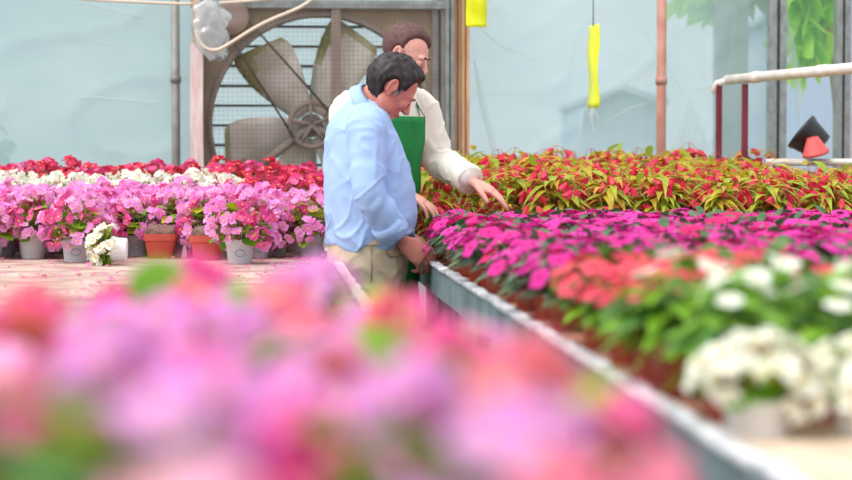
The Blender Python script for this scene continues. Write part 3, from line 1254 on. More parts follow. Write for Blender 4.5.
# big white begonias at the near end
for (px, d, lab, sc_) in ((757, 3.0, 'big white begonia in white pot at near end of right bench, beside the rim', 1.0),
                          (866, 3.02, 'big white begonia at near end of right bench, at the right frame edge', .95)):
    q = P(px, 200, d)
    WBIG.put((q.x, q.y, BZ), lab, 'flower pot', 'white begonias at the near end of the right bench', sc_ * .9)
n1 = rows(WHITEI, 3.2, 3.62, .17, .17, 'white impatiens in terracotta pot', 'behind the big white begonias', 'white impatiens on the right bench', 'flower pot', off=1)
n2 = rows(CORAL, 3.74, 4.75, .17, .19, 'coral impatiens in terracotta pot', 'behind the white impatiens', 'coral impatiens on the right bench', 'flower pot', off=1)
n3 = rows(MAG, 4.9, 8.3, .165, .21, 'magenta impatiens in terracotta pot', 'behind the coral impatiens', 'magenta impatiens on the right bench', 'flower pot', off=1)
n4 = rows(BOLIV, 8.42, 10.9, .225, .235, 'tall red begonia with golden leaves', 'behind the magenta impatiens', 'red begonias on the right bench', 'flower pot', off=1, sc_=1.0, sc1=1.3)

# ---- left bench: front row, read off the photo (px, py of the pot's foot)
front = [(4, 255.5), (31, 256.5), (54, 253.5), (76, 262), (100, 255), (136, 256), (180, 256), (240, 263.5), (258, 258), (275, 255.5), (294, 252)]
names = ['left-most grey pot of pink begonia in the front row on the left bench',
         'second pink begonia from the left frame edge, front row, grey pot',
         'third pink begonia from the left frame edge, set slightly back, grey pot',
         'pink begonia with much green leaf, standing forward, left of the toppled white pot',
         'pink begonia directly behind the toppled white begonia pot',
         'pink begonia in grey pot between toppled white pot and left brick pot',
         'pink begonia behind and between the two brick red pots',
         'pink begonia in grey pot just right of the right brick pot',
         'pink begonia in grey pot, second to the right of the brick pots',
         'pink begonia in grey pot, third to the right of the brick pots',
         'pink begonia in the front row pot nearest the cream rim']
occ = []
for (px, py), lab in zip(front, names):
    q = PZ(px, py, BZ)
    r = PINKB.put((q.x, q.y, BZ), lab, 'flower pot', 'pink begonias on the left bench', random.uniform(.95, 1.05))
    occ.append((q.x, q.y))
    # printed ring on the pot facing the aisle end
    dirc = (CAM - Vector((q.x, q.y, CAMZ))).normalized()
    pot = [c for c in KIDS.get(r.name, ()) if c.name.startswith('pot')]
    pobj = [c for c in r.children if c.name.startswith('pot')][0]
    mb = MB()
    loc_dir = Matrix.Rotation(-r.rotation_euler.z, 3, 'Z') @ Vector((dirc.x, dirc.y, 0)).normalized()
    side = Vector((-loc_dir.y, loc_dir.x, 0))
    ring = []
    for k in range(25):
        w = 2 * PI * k / 24
        u, v = .02 * math.cos(w), .013 * math.sin(w)
        rad = .0525 + .1 * (v + .042 - .04) * .12 + .0012
        an = u / rad
        ring.append(loc_dir * rad * math.cos(an) + side * rad * math.sin(an) + Vector((0, 0, .042 + v)))
    mb.tube(ring, .0016, 5, caps=False)
    mb.build('printed_ring', 'print_blue' if random.random() < .6 else 'print_rose', pobj)

# the two square brick red pots with a dry crust
for px, py, lab in ((161, 258, 'left one of two square brick red pots with dry soil and no flowers'),
                    (208, 260, 'right one of two square brick red pots with dry soil and no flowers')):
    q = PZ(px, py, BZ)
    r = empty('square_pot', (q.x, q.y, BZ), random.uniform(-.1, .1) - .05)
    tag(r, lab, 'flower pot', 'brick red square pots on the left bench')
    occ.append((q.x, q.y))

    def sq(a_, z, n=32):
        o_ = []
        for k in range(n):
            w = 2 * PI * k / n
            c_, s_ = math.cos(w), math.sin(w)
            e = (abs(c_) ** 6 + abs(s_) ** 6) ** (-1 / 6)
            o_.append(Vector((a_ * e * c_, a_ * e * s_, z)))
        return o_
    mb = MB()
    mb.rings([sq(.052, 0), sq(.066, .075), sq(.071, .077), sq(.073, .105), sq(.069, .105), sq(.067, .085), sq(.01, .085)])
    mb.build('pot', 'brick', r, smooth=False)
    mb = MB()
    rr = []
    for a_, z in ((.067, .09), (.066, .112), (.06, .128), (.045, .137), (.02, .14)):
        rr.append([p + Vector((0, 0, .012 * nz(p, 45))) + Vector((p.x, p.y, 0)) * .08 * nz(p, 60) for p in sq(a_, z)])
    mb.rings(rr)
    mb.build('soil', 'dry', r)
    mb = MB()
    for i in range(16):
        w = random.random() * 6.3
        a_ = random.uniform(.01, .055)
        p = Vector((a_ * math.cos(w), a_ * math.sin(w), .132))
        mb.tube([p, p + Vector((random.uniform(-.02, .02), random.uniform(-.02, .02), random.uniform(.005, .02)))], .002, 5)
    mb.build('dry_stems', 'dry', r)

# toppled white begonia lying on its side
q = PZ(122, 265, BZ)
r = WBIG.put((q.x + .02, q.y, BZ + .062), 'toppled white begonia lying on its side, white pot tipped toward the right', 'flower pot', None, .9)
r.rotation_euler = (math.radians(12), math.radians(-88), math.radians(-14))
occ.append((q.x, q.y))
o = [c for c in r.children if c.name.startswith('pot')][0]

# white scrap between the brick pots
q = PZ(184, 258, BZ)
mb = MB()
mb.rings([[Vector((s_ * (.013 - .011 * t) * 1.0 + .004 * t, y_, .0 + .07 * t)) for s_, y_ in ((-1, -.002), (1, -.002), (1, .002), (-1, .002))] for t in (0, .35, .7, 1)])
o = mb.build('plant_label', 'white_pot', smooth=False)
o.location = (q.x, q.y, BZ)
tag(o, 'small white pointed plant marker standing between the two brick red pots', 'plant marker')

# rows behind
zones = [(8.62, 9.75, .2, PINKB, 'pink begonia', 'pink begonias on the left bench'),
         (9.9, 10.3, .2, WHITEB, 'white begonia', 'white begonias on the left bench'),
         (10.42, 10.95, .18, CRIMB, 'crimson begonia', 'crimson begonias on the left bench')]
bk = {'pink begonia': 'behind the grey front pots', 'white begonia': 'behind the pink begonias', 'crimson begonia': 'behind the white begonias'}
n5 = 0
for (y0, y1, sy, kind, what, group) in zones:
    y = y0
    k = 0
    while y <= y1:
        x = LX1 - .085 - (.09 if k % 2 else 0)
        j = 0
        while x > -2.5:
            px, py = proj(Vector((x, y, BZ + .2)))
            if px > -40 and all((x - a_) ** 2 + (y - b_) ** 2 > .15 ** 2 for a_, b_ in occ):
                kd, wh, gr, dz = kind, what, group, 1.0
                c = 'beside the cream rim' if j == 0 else '%s from the cream rim' % ORD[j]
                tail = '%s row %s' % (ORD[k], bk[what])
                if px > 238 and y > 9.3:
                    kd, wh, gr, dz = CRIMB, 'dark crimson begonia', 'crimson begonias on the left bench', 1.0
                    if y > 10.0:
                        tail = 'in %s row before the fan' % ORD[max(0, int(round((10.95 - y) / .19)))]
                    else:
                        tail = 'in %s pink row' % ORD[k]
                sc_ = random.uniform(.93, 1.07) * (1.0 if y < 9.4 else 1.06 if y < 9.8 else 1.2 if y < 10.4 else 1.28)
                kd.put((x + random.uniform(-1, 1) * .015, y + random.uniform(-1, 1) * .012, BZ), '%s, %s, %s' % (wh, c, tail), 'flower pot', gr, sc_)
                n5 += 1
            x -= .195
            j += 1
        y += sy
        k += 1

# ---- foreground: out-of-focus plants on the near end of the left bench
fg = []
for k, y in enumerate((1.06, 1.27, 1.48, 1.69, 1.9, 2.1, 2.3, 2.5)):
    x = LX1 - .1 - (.08 if k % 2 else 0)
    j = 0
    while x > -.8:
        px, py = proj(Vector((x, y, BZ + .2)))
        if px > -90 and px < 900:
            fg.append((px, y, x, k, j))
        x -= .19
        j += 1
green = {min(fg, key=lambda q: abs(q[0] - tx) + 300 * abs(q[1] - ty)) for tx, ty in ((292, 2.5), (268, 1.9), (150, 1.27), (400, 1.27))}
for q in fg:
    px, y, x, k, j = q
    sal = px < 240 and y < 1.9
    c = 'beside the rim' if j == 0 else '%s from the rim' % ORD[j]
    kd, wh = (LEAFY, 'mostly green') if q in green else (FORES, 'salmon') if sal else (FORE, 'pink')
    sc_ = random.uniform(.9, 1.04) * (1 if y < 2 else .95 if px < 95 else 1.02 if px < 290 else .92 if px < 430 else .97)
    kd.put((x + random.uniform(-1, 1) * .015, y + random.uniform(-1, 1) * .015, BZ),
           'blurred %s begonia close to the camera, %s, %s row' % (wh, c, ORD[k]),
           'flower pot', 'blurred begonias in the foreground', sc_ * (1.06 if q in green else 1))

print('PLANTS', n1, n2, n3, n4, n5, len(fg))

# ---- fallen petals
mb = MB()
for i in range(900):
    y = 2.8 + random.random() ** .6 * 6.0
    x = LX1 - .04 - random.random() ** 1.6 * 1.9
    if y > 7.4:
        x = LX1 - .03 - abs(random.gauss(0, .06)) if random.random() < .5 else x
    if x < -2.4:
        continue
    c = Vector((x, y, BZ + .003))
    r_ = random.uniform(.006, .014)
    w = random.random() * 6.3
    u = Vector((math.cos(w), math.sin(w), random.uniform(0, .5)))
    leaf(mb, c, u, Vector((0, 0, 1)), r_ * 2, r_ * .8, 0, .3, 0, 'round', 3)
o = mb.build('fallen_petals', 'petal_litter')
tag(o, 'pink petals fallen over the stained top of the left bench', 'petals', None, 'stuff')


# ---- pots on the white shelf pipe at the right
sh = P(770, 158.5, 10.75)
a, b = Vector((sh.x, sh.y, 0)), P(905, 161, 10.45)
r = empty('shelf_rail', (a.x, a.y, BZ))
tag(r, 'low white twin pipe shelf at the right carrying the tilted black pot', 'shelf')
zt = sh.z - .02
dv = Vector((b.x - a.x, b.y - a.y, 0))
nvv = Vector((-dv.y, dv.x, 0)).normalized()
for s_ in (-1, 1):
    mb = MB()
    o_ = nvv * .07 * s_ + Vector((0, 0, zt - BZ))
    mb.tube([o_, o_ + dv], .02, 10)
    mb.build('pipe', 'white_pipe', r)
mb = MB()
for t in (.03, .35, .7, .97):
    c = dv * t + Vector((0, 0, zt - BZ))
    mb.tube([c - nvv * .07, c + nvv * .07], .012, 8)
mb.build('cross_bar', 'white_pipe', r)
for t in (.03, .97):
    for s_ in (-1, 1):
        mb = MB()
        c = dv * t + nvv * .07 * s_
        mb.tube([(c.x, c.y, 0), (c.x, c.y, zt - BZ)], .014, 8)
        mb.build('leg', 'white_pipe', r)
c = P(810, 147, 10.62)
r = empty('black_pot', (c.x, c.y, zt + .02))
tag(r, 'black plastic pot tipped on its side on the white pipe shelf', 'flower pot')
tilt = Matrix.Rotation(math.radians(-20), 3, FWD) @ Matrix.Rotation(math.radians(-38), 3, FWD)
R = Matrix.Rotation(math.radians(52), 3, FWD) @ Matrix.Rotation(math.radians(8), 3, RIGHT)
# axis: mouth towards upper right, seen half open
R = Matrix.Rotation(math.radians(-38), 3, -FWD)
mb = MB()
ax = D(-.74, .22, .62)
A_, B_, _n = onb(ax)
RM = Matrix((A_, B_, ax)).transposed()
mb.lathe([(.006, 0), (.075, 0), (.098, .115), (.104, .117), (.106, .14), (.098, .141), (.094, .12), (.072, .006), (.006, .006)], 28, 0, Vector((.06, 0, .035)), RM)
mb.build('shell', 'black_pot', r)
zmin = min(v.co.z for v in r.children[0].data.vertices)
r.location.z += -zmin - .0
c2 = P(818, 151, 10.52)
r2 = empty('red_pot', (c2.x, c2.y, zt + .02))
tag(r2, 'small red plastic pot leaning against the mouth of the black pot', 'flower pot')
mb = MB()
ax = D(.25, .2, -.95)
A_, B_, _n = onb(ax)
RM = Matrix((A_, B_, ax)).transposed()
mb.lathe([(.003, 0), (.03, 0), (.066, .075), (.071, .077), (.072, .09), (.066, .091), (.06, .077), (.028, .005), (.003, .005)], 24, 0, Vector((-.03, 0, .12)), RM)
mb.build('shell', 'red_pot', r2)
zmin = min(v.co.z for v in r2.children[0].data.vertices)
r2.location.z += -zmin

# ------------------------------------------------------------------ people
def finish(o, voxel=None, smooth=0, disp=None, factor=.5):
    if voxel:
        md = o.modifiers.new('r', 'REMESH')
        md.mode = 'VOXEL'
        md.voxel_size = voxel
        md.use_smooth_shade = True
    if smooth:
        md = o.modifiers.new('s', 'SMOOTH')
        md.iterations = smooth
        md.factor = factor
    dg = bpy.context.evaluated_depsgraph_get()
    dg.update()
    me = bpy.data.meshes.new_from_object(o.evaluated_get(dg))
    me.name = o.name
    old = o.data
    mats = [m_ for m_ in old.materials]
    o.modifiers.clear()
    o.data = me
    me.materials.clear()
    for m_ in mats:
        me.materials.append(m_)
    if disp:
        me.update()
        ns = [(v.co.copy(), v.normal.copy()) for v in me.vertices]
        for v, (c, n_) in zip(me.vertices, ns):
            v.co = c + n_ * disp(c, n_)
    me.polygons.foreach_set('use_smooth', [True] * len(me.polygons))
    me.update()
    return o


def ering(c, u, v, a, b, n=36, p=2.3):
    """super-ellipse ring: a along u, b along v"""
    out = []
    for k in range(n):
        w = 2 * PI * k / n
        cc, ss = math.cos(w), math.sin(w)
        e = (abs(cc) ** p + abs(ss) ** p) ** (-1 / p)
        out.append(c + u * (a * e * cc) + v * (b * e * ss))
    return out


def limb(mb, pts, rads, n=16, sub=5):
    """smooth tapering tube with rounded ends (Catmull-Rom through the joints)"""
    P_ = [Vector(p) for p in pts]
    ext = [P_[0] * 2 - P_[1]] + P_ + [P_[-1] * 2 - P_[-2]]
    q, r_ = [], []
    for i in range(len(P_) - 1):
        p0, p1, p2, p3 = ext[i:i + 4]
        for k in range(sub):
            t = k / sub
            q.append(.5 * ((2 * p1) + (p2 - p0) * t + (2 * p0 - 5 * p1 + 4 * p2 - p3) * t * t + (3 * p1 - p0 - 3 * p2 + p3) * t ** 3))
            r_.append(rads[i] + (rads[i + 1] - rads[i]) * t)
    q.append(P_[-1])
    r_.append(rads[-1])
    # rounded ends
    d0 = (q[0] - q[1]).normalized()
    d1 = (q[-1] - q[-2]).normalized()
    q = [q[0] + d0 * r_[0] * .8, q[0] + d0 * r_[0] * .5] + q + [q[-1] + d1 * r_[-1] * .5, q[-1] + d1 * r_[-1] * .8]
    r_ = [r_[0] * .45, r_[0] * .8] + r_ + [r_[-1] * .8, r_[-1] * .45]
    mb.tube(q, r_, n)


def hand(mb, wrist, f, palm, thumb, curl, spread=.06, s=1., thumb_bend=.5, thumb_out=.75):
    """five-fingered hand; f finger direction, palm side, thumb side; curl = bend per knuckle"""
    f = f.normalized()
    palm = (palm - f * palm.dot(f)).normalized()
    t = (thumb - f * thumb.dot(f) - palm * thumb.dot(palm)).normalized()
    # palm body
    rr = []
    for q, hw_, th in ((-.018, .022, .017), (.0, .026, .018), (.025, .036, .018), (.055, .042, .016), (.08, .042, .0135), (.092, .038, .010)):
        c = wrist + f * (q * s) + t * (.004 * s)
        rr.append(ering(c, t, palm, hw_ * s, th * s, 20, 2.6))
    mb.rings(rr)
    lens = ((.046, .028, .022), (.051, .032, .024), (.047, .030, .023), (.036, .022, .020))
    for i in range(4):
        off = (.0305 - .0205 * i)
        base = wrist + f * ((.083 - (.004 if i in (0,) else .0) - (.010 if i == 3 else 0)) * s) + t * (off * s)
        d = (f + t * (spread * (1.5 - i))).normalized()
        pts = [base - f * .02 * s, base]
        dd = d
        cb = curl[i] if isinstance(curl, (list, tuple)) else curl
        pn = palm
        ang = 0
        for L_, w_ in zip(lens[i], (1., 1.25, .8)):
            ang += cb * w_
            dd = d * math.cos(ang) + pn * math.sin(ang)
            pts.append(pts[-1] + dd * (L_ * s))
        limb(mb, pts, [.0095 * s, .0098 * s, .0092 * s, .0082 * s, .0068 * s], 10, 3)
    # thumb from the side of the palm near its base
    b = wrist + f * (.022 * s) + t * (.026 * s)
    d1 = (f * .75 + t * thumb_out + palm * .25).normalized()
    d2 = (f * .95 + t * (thumb_out - thumb_bend) + palm * .35).normalized()
    pts = [b - d1 * .012 * s, b + d1 * .036 * s, b + d1 * .036 * s + d2 * .032 * s, b + d1 * .036 * s + d2 * .032 * s + (d2 + palm * .2).normalized() * .024 * s]
    limb(mb, pts, [.014 * s, .012 * s, .0105 * s, .0078 * s], 10, 3)


def head_parts(mb, C, f, u):
    """head with jaw, nose, brow, ears and lips, C = centre at half the head height"""
    l = u.cross(f).normalized()
    Rm = Matrix((f, l, u)).transposed()

    def w_(x, y, z):
        return C + Rm @ Vector((x, y, z))

    def tilt(deg, axis='Y'):
        return Rm @ Matrix.Rotation(math.radians(deg), 3, axis)
    mb.ell(w_(-.012, 0, .035), (.098, .076, .086), Rm, nu=24, nv=16)
    mb.ell(w_(.022, 0, .012), (.070, .066, .082), Rm, nu=24, nv=16)
    mb.ell(w_(.030, 0, -.045), (.058, .055, .068), Rm, nu=24, nv=14)
    mb.ell(w_(.060, 0, -.088), (.028, .030, .026), Rm, nu=16, nv=10)      # chin
    for s_ in (1, -1):
        mb.ell(w_(.016, .045 * s_, -.062), (.045, .022, .036), tilt(35), nu=14, nv=9)   # jaw
        mb.ell(w_(.070, .034 * s_, -.022), (.024, .026, .022), Rm, nu=12, nv=8)        # cheek
        mb.ell(w_(.082, .028 * s_, .022), (.014, .026, .010), Rm, nu=12, nv=8)         # brow
        mb.ell(w_(.078, .031 * s_, .001), (.012, .016, .010), Rm, nu=12, nv=8)         # lids
        # ear: rim and lobe
        rim = []
        for k in range(9):
            a_ = math.radians(-60 + 250 * k / 8)
            rim.append(w_(-.010 - .020 * math.cos(a_ - .2) * .8, (.079 + .007 * math.sin(PI * k / 8)) * s_, -.006 + .031 * math.sin(a_)))
        mb.tube(rim, [.006] * 9, 8)
        mb.ell(w_(-.010, .077 * s_, -.006), (.018, .007, .028), Rm, nu=12, nv=8)
        mb.ell(w_(-.004, .077 * s_, -.034), (.009, .006, .010), Rm, nu=10, nv=7)
    # nose
    mb.tube([w_(.086, 0, .020), w_(.098, 0, -.005), w_(.112, 0, -.028), w_(.102, 0, -.036)], [.008, .010, .013, .010], 12)
    for s_ in (1, -1):
        mb.ell(w_(.097, .012 * s_, -.031), (.011, .008, .008), Rm, nu=10, nv=7)
    mb.ell(w_(.088, 0, -.058), (.010, .022, .006), Rm, nu=12, nv=7)
    mb.ell(w_(.085, 0, -.068), (.010, .020, .007), Rm, nu=12, nv=7)
    return w_, Rm


def hair_cap(w_, Rm, C, thick, front, side, nape, name, m, parent, base, lump=.004, top_extra=0.):
    """hair as a thick shell over the cranium, cut at the hairline"""
    vs, idx = [], {}
    nu, nv = 72, 44
    inv = Rm.transposed()
    grid = []
    for j in range(nv + 1):
        th = PI * j / nv
        row = []
        for k in range(nu):
            ph = 2 * PI * k / nu
            d = Vector((math.sin(th) * math.cos(ph), math.sin(th) * math.sin(ph), math.cos(th)))
            # cranium radius along d from the point (-.008,0,.03)
            r1 = 1 / math.sqrt((d.x / .100) ** 2 + (d.y / .077) ** 2 + (d.z / .090) ** 2)
            p = Vector((-.010, 0, .033)) + d * r1
            # hairline test in the head frame
            x, y, z = p
            face = smooth01((x - front(abs(y)) + .012) / .026) if z > .02 else smooth01((x - side(z)) / .010)
            back = smooth01((nape(x) - z) / .012)
            keep = max(0., 1 - max(face, back))
            # around the ear
            er = math.hypot((x + .012) / .026, (z + .006) / .036)
            if abs(y) > .04:
                keep *= smooth01((er - .8) / .3)
            t = thick * keep - .012 * (1 - keep)
            t += lump * keep * (nz((d.x * 2 + d.z, d.y * 5, d.z * 1.5), 2.6, 4) + .5 * nz((d.x * 3, d.y * 14, d.z * 3), 3., 8))
            t += top_extra * keep * max(0, d.z) * (0.6 + d.x)
            row.append(w_(*(p + d * t)))
        grid.append(row)
    mb = MB()
    mb.rings(grid)
    o = mb.build(name, m, parent, base=base)
    return o


def smooth01(t):
    t = max(0., min(1., t))
    return t * t * (3 - 2 * t)


def torso_at(prof, z):
    prof = sorted(prof)
    if z <= prof[0][0]:
        return prof[0][1:]
    for p, q in zip(prof, prof[1:]):
        if p[0] <= z <= q[0]:
            t = (z - p[0]) / (q[0] - p[0])
            return tuple(a_ + (b_ - a_) * t for a_, b_ in zip(p[1:], q[1:]))
    return prof[-1][1:]


def torso_rings(prof, fw, lf_, grow=0., n=40, p=2.25, steps=26, z0=None, z1=None):
    zs = [q[0] for q in prof]
    lo, hi = (min(zs) if z0 is None else z0), (max(zs) if z1 is None else z1)
    out = []
    for i in range(steps + 1):
        z = lo + (hi - lo) * i / steps
        x, d, a_, b_ = torso_at(prof, z)
        out.append(ering(K(x, d, z), fw, lf_, a_ + grow, b_ + grow, n, p))
    return out


def cloth_disp(amp, seed, sx=1., sz=1., fine=.35):
    def f(c, n_):
        v = (c.x * 5 * sx, c.y * 5 * sx, c.z * 5 * sz)
        wp = Vector((nz(c, 6, seed + 1), nz(c, 6, seed + 2), nz(c, 6, seed + 3))) * .05
        q = c + wp
        # long soft creases running down and across, sharper on the crest
        d1 = (q.x * 6 + q.y * 5 + q.z * 2.6 * sz, q.z * 2.2 * sz - q.x * 2, q.y * 4)
        d2 = (q.x * 3 - q.z * 5.5 * sz, q.y * 4 + q.z * 2.5, q.x * 3)
        r1 = (1 - min(1, abs(nz(d1, 1.7 * sx, seed)) * 2.6)) ** 2
        r2 = (1 - min(1, abs(nz(d2, 1.9 * sx, seed + 9)) * 2.8)) ** 2
        return amp * (r1 * .75 + r2 * .6 - .35 + fine * nz(v, 1.1, seed + 5))
    return f


def folds(axis_pts, amp, freq, seed, spread=.16):
    """ring-like folds along a sleeve"""
    def f(c, n_):
        best, tt = 9., 0.
        acc = 0.
        for a_, b_ in zip(axis_pts, axis_pts[1:]):
            ab = b_ - a_
            t = max(0, min(1, (c - a_).dot(ab) / ab.length_squared))
            d = (c - (a_ + ab * t)).length
            if d < best:
                best, tt = d, acc + ab.length * t
            acc += ab.length
        if best > spread:
            return 0.
        s_ = tt + .05 * nz(c, 9, seed)
        return amp * math.sin(s_ * freq + 2.5 * nz(c, 7, seed + 2)) * smooth01((spread - best) / .05)
    return f


def shoe(parent, toe_dir, ankle, m, base):
    f = toe_dir
    l = UP.cross(f)
    mb = MB()
    rr = []
    for x, w, h in ((-.085, .02, .03), (-.075, .034, .07), (-.03, .04, .085), (.03, .043, .075), (.09, .05, .055), (.15, .046, .045), (.185, .03, .035), (.195, .012, .02)):
        c = Vector((ankle.x, ankle.y, 0)) + f * x + UP * (h / 2)
        rr.append(ering(c, l, UP, w, h / 2, 20, 3.))
    mb.rings(rr)
    return mb.build('shoe', m, parent, base=base)


def px2(px, d):
    return (px - 426) / F * d


def zz(py, d):
    return P(426, py, d).z


# ================= older man in the blue shirt (seen from behind his right side) =================
DA = 7.95
tha = math.radians(16)
fa = D(math.cos(tha), math.sin(tha), 0)
la = D(-math.sin(tha), math.cos(tha), 0)
# (z, x, d, half depth, half width)
profA = [(zz(py, DA), px2(px, DA), DA, a_, b_) for py, px, a_, b_ in (
    (246, 368, .150, .185), (236, 370, .168, .198), (214, 371, .180, .205), (190, 369, .175, .208), (165, 366, .162, .210), (142, 362.5, .142, .208),
    (124, 360, .118, .198), (113, 362, .098, .165), (106, 365, .080, .115), (99, 369, .062, .07))]
baseA = K(px2(366, DA), DA, 0)


def KA(px, py, d):
    return P(px, py, d)


mbody = MB()
CA = P(391, 88.5, 7.90)
pa, ya = math.radians(43), math.radians(13)
f_head = D(math.cos(pa) * math.cos(ya), math.cos(pa) * math.sin(ya), -math.sin(pa))
u0 = D(math.sin(pa) * math.cos(ya), math.sin(pa) * math.sin(ya), math.cos(pa))
wA, RA = head_parts(mbody, CA, f_head, u0)
limb(mbody, [P(367, 112, DA), P(372, 101, DA), P(381, 97, 7.92)], [.075, .066, .062], 20)
mbody.rings(torso_rings(profA, fa, la, -.03))
shR, elR, cuR, wrR = P(366, 127, 7.77), P(370, 194, 7.70), P(391, 229, 7.76), P(401, 241, 7.80)
shL, elL, wrL = P(352, 127, 8.13), P(366, 194, 8.20), P(403, 234, 8.10)
limb(mbody, [shR, elR, wrR], [.055, .042, .029], 16)
limb(mbody, [shL, elL, wrL], [.055, .042, .029], 16)
hand(mbody, wrR + D(.3, .1, -.4) * .010, D(.80, .12, -.58), D(-.45, .85, -.30), D(.5, .2, .82), [.42, .5, .6, .7], .05, 1.14, .5, .55)
hand(mbody, wrL, D(.92, -.05, -.36), D(-.3, -.1, -.9), D(0, -1, -.1), .35, .06, 1.0)
hipZ = zz(246, DA)
for s_ in (1, -1):
    h_ = K(px2(368, DA), DA, hipZ - .02) + la * (.095 * s_)
    k_ = K(px2(369, DA), DA, .50) + la * (.10 * s_) + fa * .02
    a_ = K(px2(366, DA), DA, .09) + la * (.11 * s_) - fa * .01
    limb(mbody, [h_, k_, a_], [.075, .05, .036], 16)
    limb(mbody, [a_ + fa * .0 - UP * .03, a_ + fa * .1 - UP * .055], [.03, .028], 12)
manA = mbody.build('person', 'skin_a', base=baseA)
finish(manA, .0036, 4)
tag(manA, 'older person in light blue shirt and khaki trousers, head bowed, hand on bench rim', 'person')

axR = [shR, elR, cuR]
axL = [shL, elL, wrL]
mb = MB()
mb.rings(torso_rings(profA, fa, la, 0.))
limb(mb, [P(362, 122, 7.84), shR, (shR + elR) / 2, elR, cuR], [.06, .078, .076, .066, .062], 22)
limb(mb, [P(357, 122, 8.06), shL, (shL + elL) / 2, elL, wrL + (elL - wrL) * .25], [.06, .078, .074, .062, .055], 22)
# hem hanging loose over the waist
shirtA = mb.build('shirt', 'shirt_blue', manA, base=baseA)
shirtA.location = (0, 0, 0)
fo1 = folds([p - baseA for p in axR], .0016, 70, 2., .11)
cd1 = cloth_disp(.0105, 3., 1., 1.)


def dA(c, n_):
    e = (c + baseA)
    bb = smooth01((zz(205, DA) - e.z) / .12)
    return cd1(c, n_) * (.7 + .6 * bb) + fo1(c, n_)


finish(shirtA, .0055, 4, dA)
zh = zz(246, DA)
for v in shirtA.data.vertices:      # loose hem, dipping at the near side
    if v.co.z < zh + .10:
        k_ = smooth01((zh + .10 - v.co.z) / .10)
        w_ = v.co.x * 9
        v.co.z += k_ * (.012 * math.sin(w_ * 2.2 + v.co.y * 8) + .010 * math.sin(w_ * 5 + 1))
        o_ = Vector((v.co.x, v.co.y, 0))
        v.co += o_.normalized() * (.010 * k_ * math.sin(w_ * 4.1 + v.co.y * 13))
# turned-up cuff
mb = MB()
dr = (wrR - cuR).normalized()
mb.tube([cuR - dr * .045, cuR - dr * .02, cuR + dr * .012, cuR + dr * .022, cuR + dr * .018], [.064, .068, .067, .063, .05], 24)
o = mb.build('cuff', 'shirt_blue', shirtA, base=baseA)
o.location = (0, 0, 0)
finish(o, None, 0, cloth_disp(.006, 8., 2.5, 2.5, .5))
# collar band, standing round the bowed neck
mb = MB()
rr = []
nb = (P(381, 97, 7.92) - P(367, 110, DA)).normalized()
cb = P(371, 103.5, 7.945)
ua = (fa - nb * fa.dot(nb)).normalized()
va = nb.cross(ua)
for q, r_ in ((-.020, .092), (.004, .083), (.024, .077), (.030, .079), (.020, .090), (-.004, .101), (-.016, .106), (-.020, .100)):
    rr.append(ering(cb + nb * q, ua, va, r_ * .98, r_ * .93, 36, 2.))
rr.append(rr[0])
mb.rings(rr, caps=False)
o = mb.build('collar', 'shirt_blue', shirtA, base=baseA)
o.location = (0, 0, 0)
# shirt yoke seam and sleeve seam are too fine to read; trousers
mb = MB()
profT = [(hipZ - .16, px2(368, DA), DA, .142, .186), (hipZ - .06, px2(367.5, DA), DA, .154, .190), (hipZ + .03, px2(368, DA), DA, .150, .182), (zz(233, DA), px2(369, DA), DA, .142, .178)]
mb.rings(torso_rings(profT, fa, la, 0., steps=10))
for s_ in (1, -1):
    h_ = K(px2(368, DA), DA, hipZ - .08) + la * (.092 * s_)
    k_ = K(px2(369, DA), DA, .50) + la * (.10 * s_) + fa * .015
    a_ = K(px2(366, DA), DA, .06) + la * (.11 * s_) - fa * .005
    limb(mb, [h_, (h_ + k_) / 2, k_, (k_ + a_) / 2, a_], [.098, .092, .078, .07, .068], 20)
trA = mb.build('trousers', 'khaki', manA, base=baseA)
trA.location = (0, 0, 0)
finish(trA, .008, 4, cloth_disp(.007, 12., 1.2, 1.0))
mb = MB()
mb.rings([ering(K(px2(368.3, DA), DA, hipZ + .03 - .006 + q), fa, la, .157 - abs(q - .0) * .02, .189, 40, 2.25) for q in (-.012, -.010, .022, .024)])
o = mb.build('waistband', 'khaki', trA, base=baseA)
o.location = (0, 0, 0)
# side pocket seam on the near hip
mb = MB()
pk = [P(x_, y_, 7.95) for x_, y_ in ((388, 243), (387, 251), (391, 254.5), (398, 255), (404, 252))]


def onto(p, prof, fw, lf_, grow):
    x, d, a_, b_ = torso_at(prof, p.z)
    c = K(x, d, p.z)
    q = p - c
    # move along the view direction onto the near side of the ring
    uu = q.dot(RIGHT)
    best = None
    for k in range(240):
        w = 2 * PI * k / 240
        e = (abs(math.cos(w)) ** 2.25 + abs(math.sin(w)) ** 2.25) ** (-1 / 2.25)
        r_ = fw * ((a_ + grow) * e * math.cos(w)) + lf_ * ((b_ + grow) * e * math.sin(w))
        if r_.dot(FWD) < 0.02:
            er = abs(r_.dot(RIGHT) - uu)
            if best is None or er < best[0]:
                best = (er, c + r_)
    return best[1]


mb.tube([onto(p, profT, fa, la, .003) for p in pk], .0028, 6)
mb.tube([onto(P(x_, y_, DA), profT, fa, la, .003) for x_, y_ in ((372, 243), (372.5, 262), (372, 280))], .0022, 6)
o = mb.build('pocket_seam', 'seam', trA, base=baseA)
o.location = (0, 0, 0)
for s_ in (1, -1):
    o = shoe(manA, fa, K(px2(366, DA), DA, .06) + la * (.11 * s_), 'shoe', baseA)
    o.location = (0, 0, 0)
o = hair_cap(wA, RA, CA, .017, lambda y: .070 - y * .45, lambda z: .012 + .3 * z, lambda x: -.060 + max(0, x + .02) * .9, 'hair', 'hair_dark', manA, baseA, .009, .006)
o.location = (0, 0, 0)
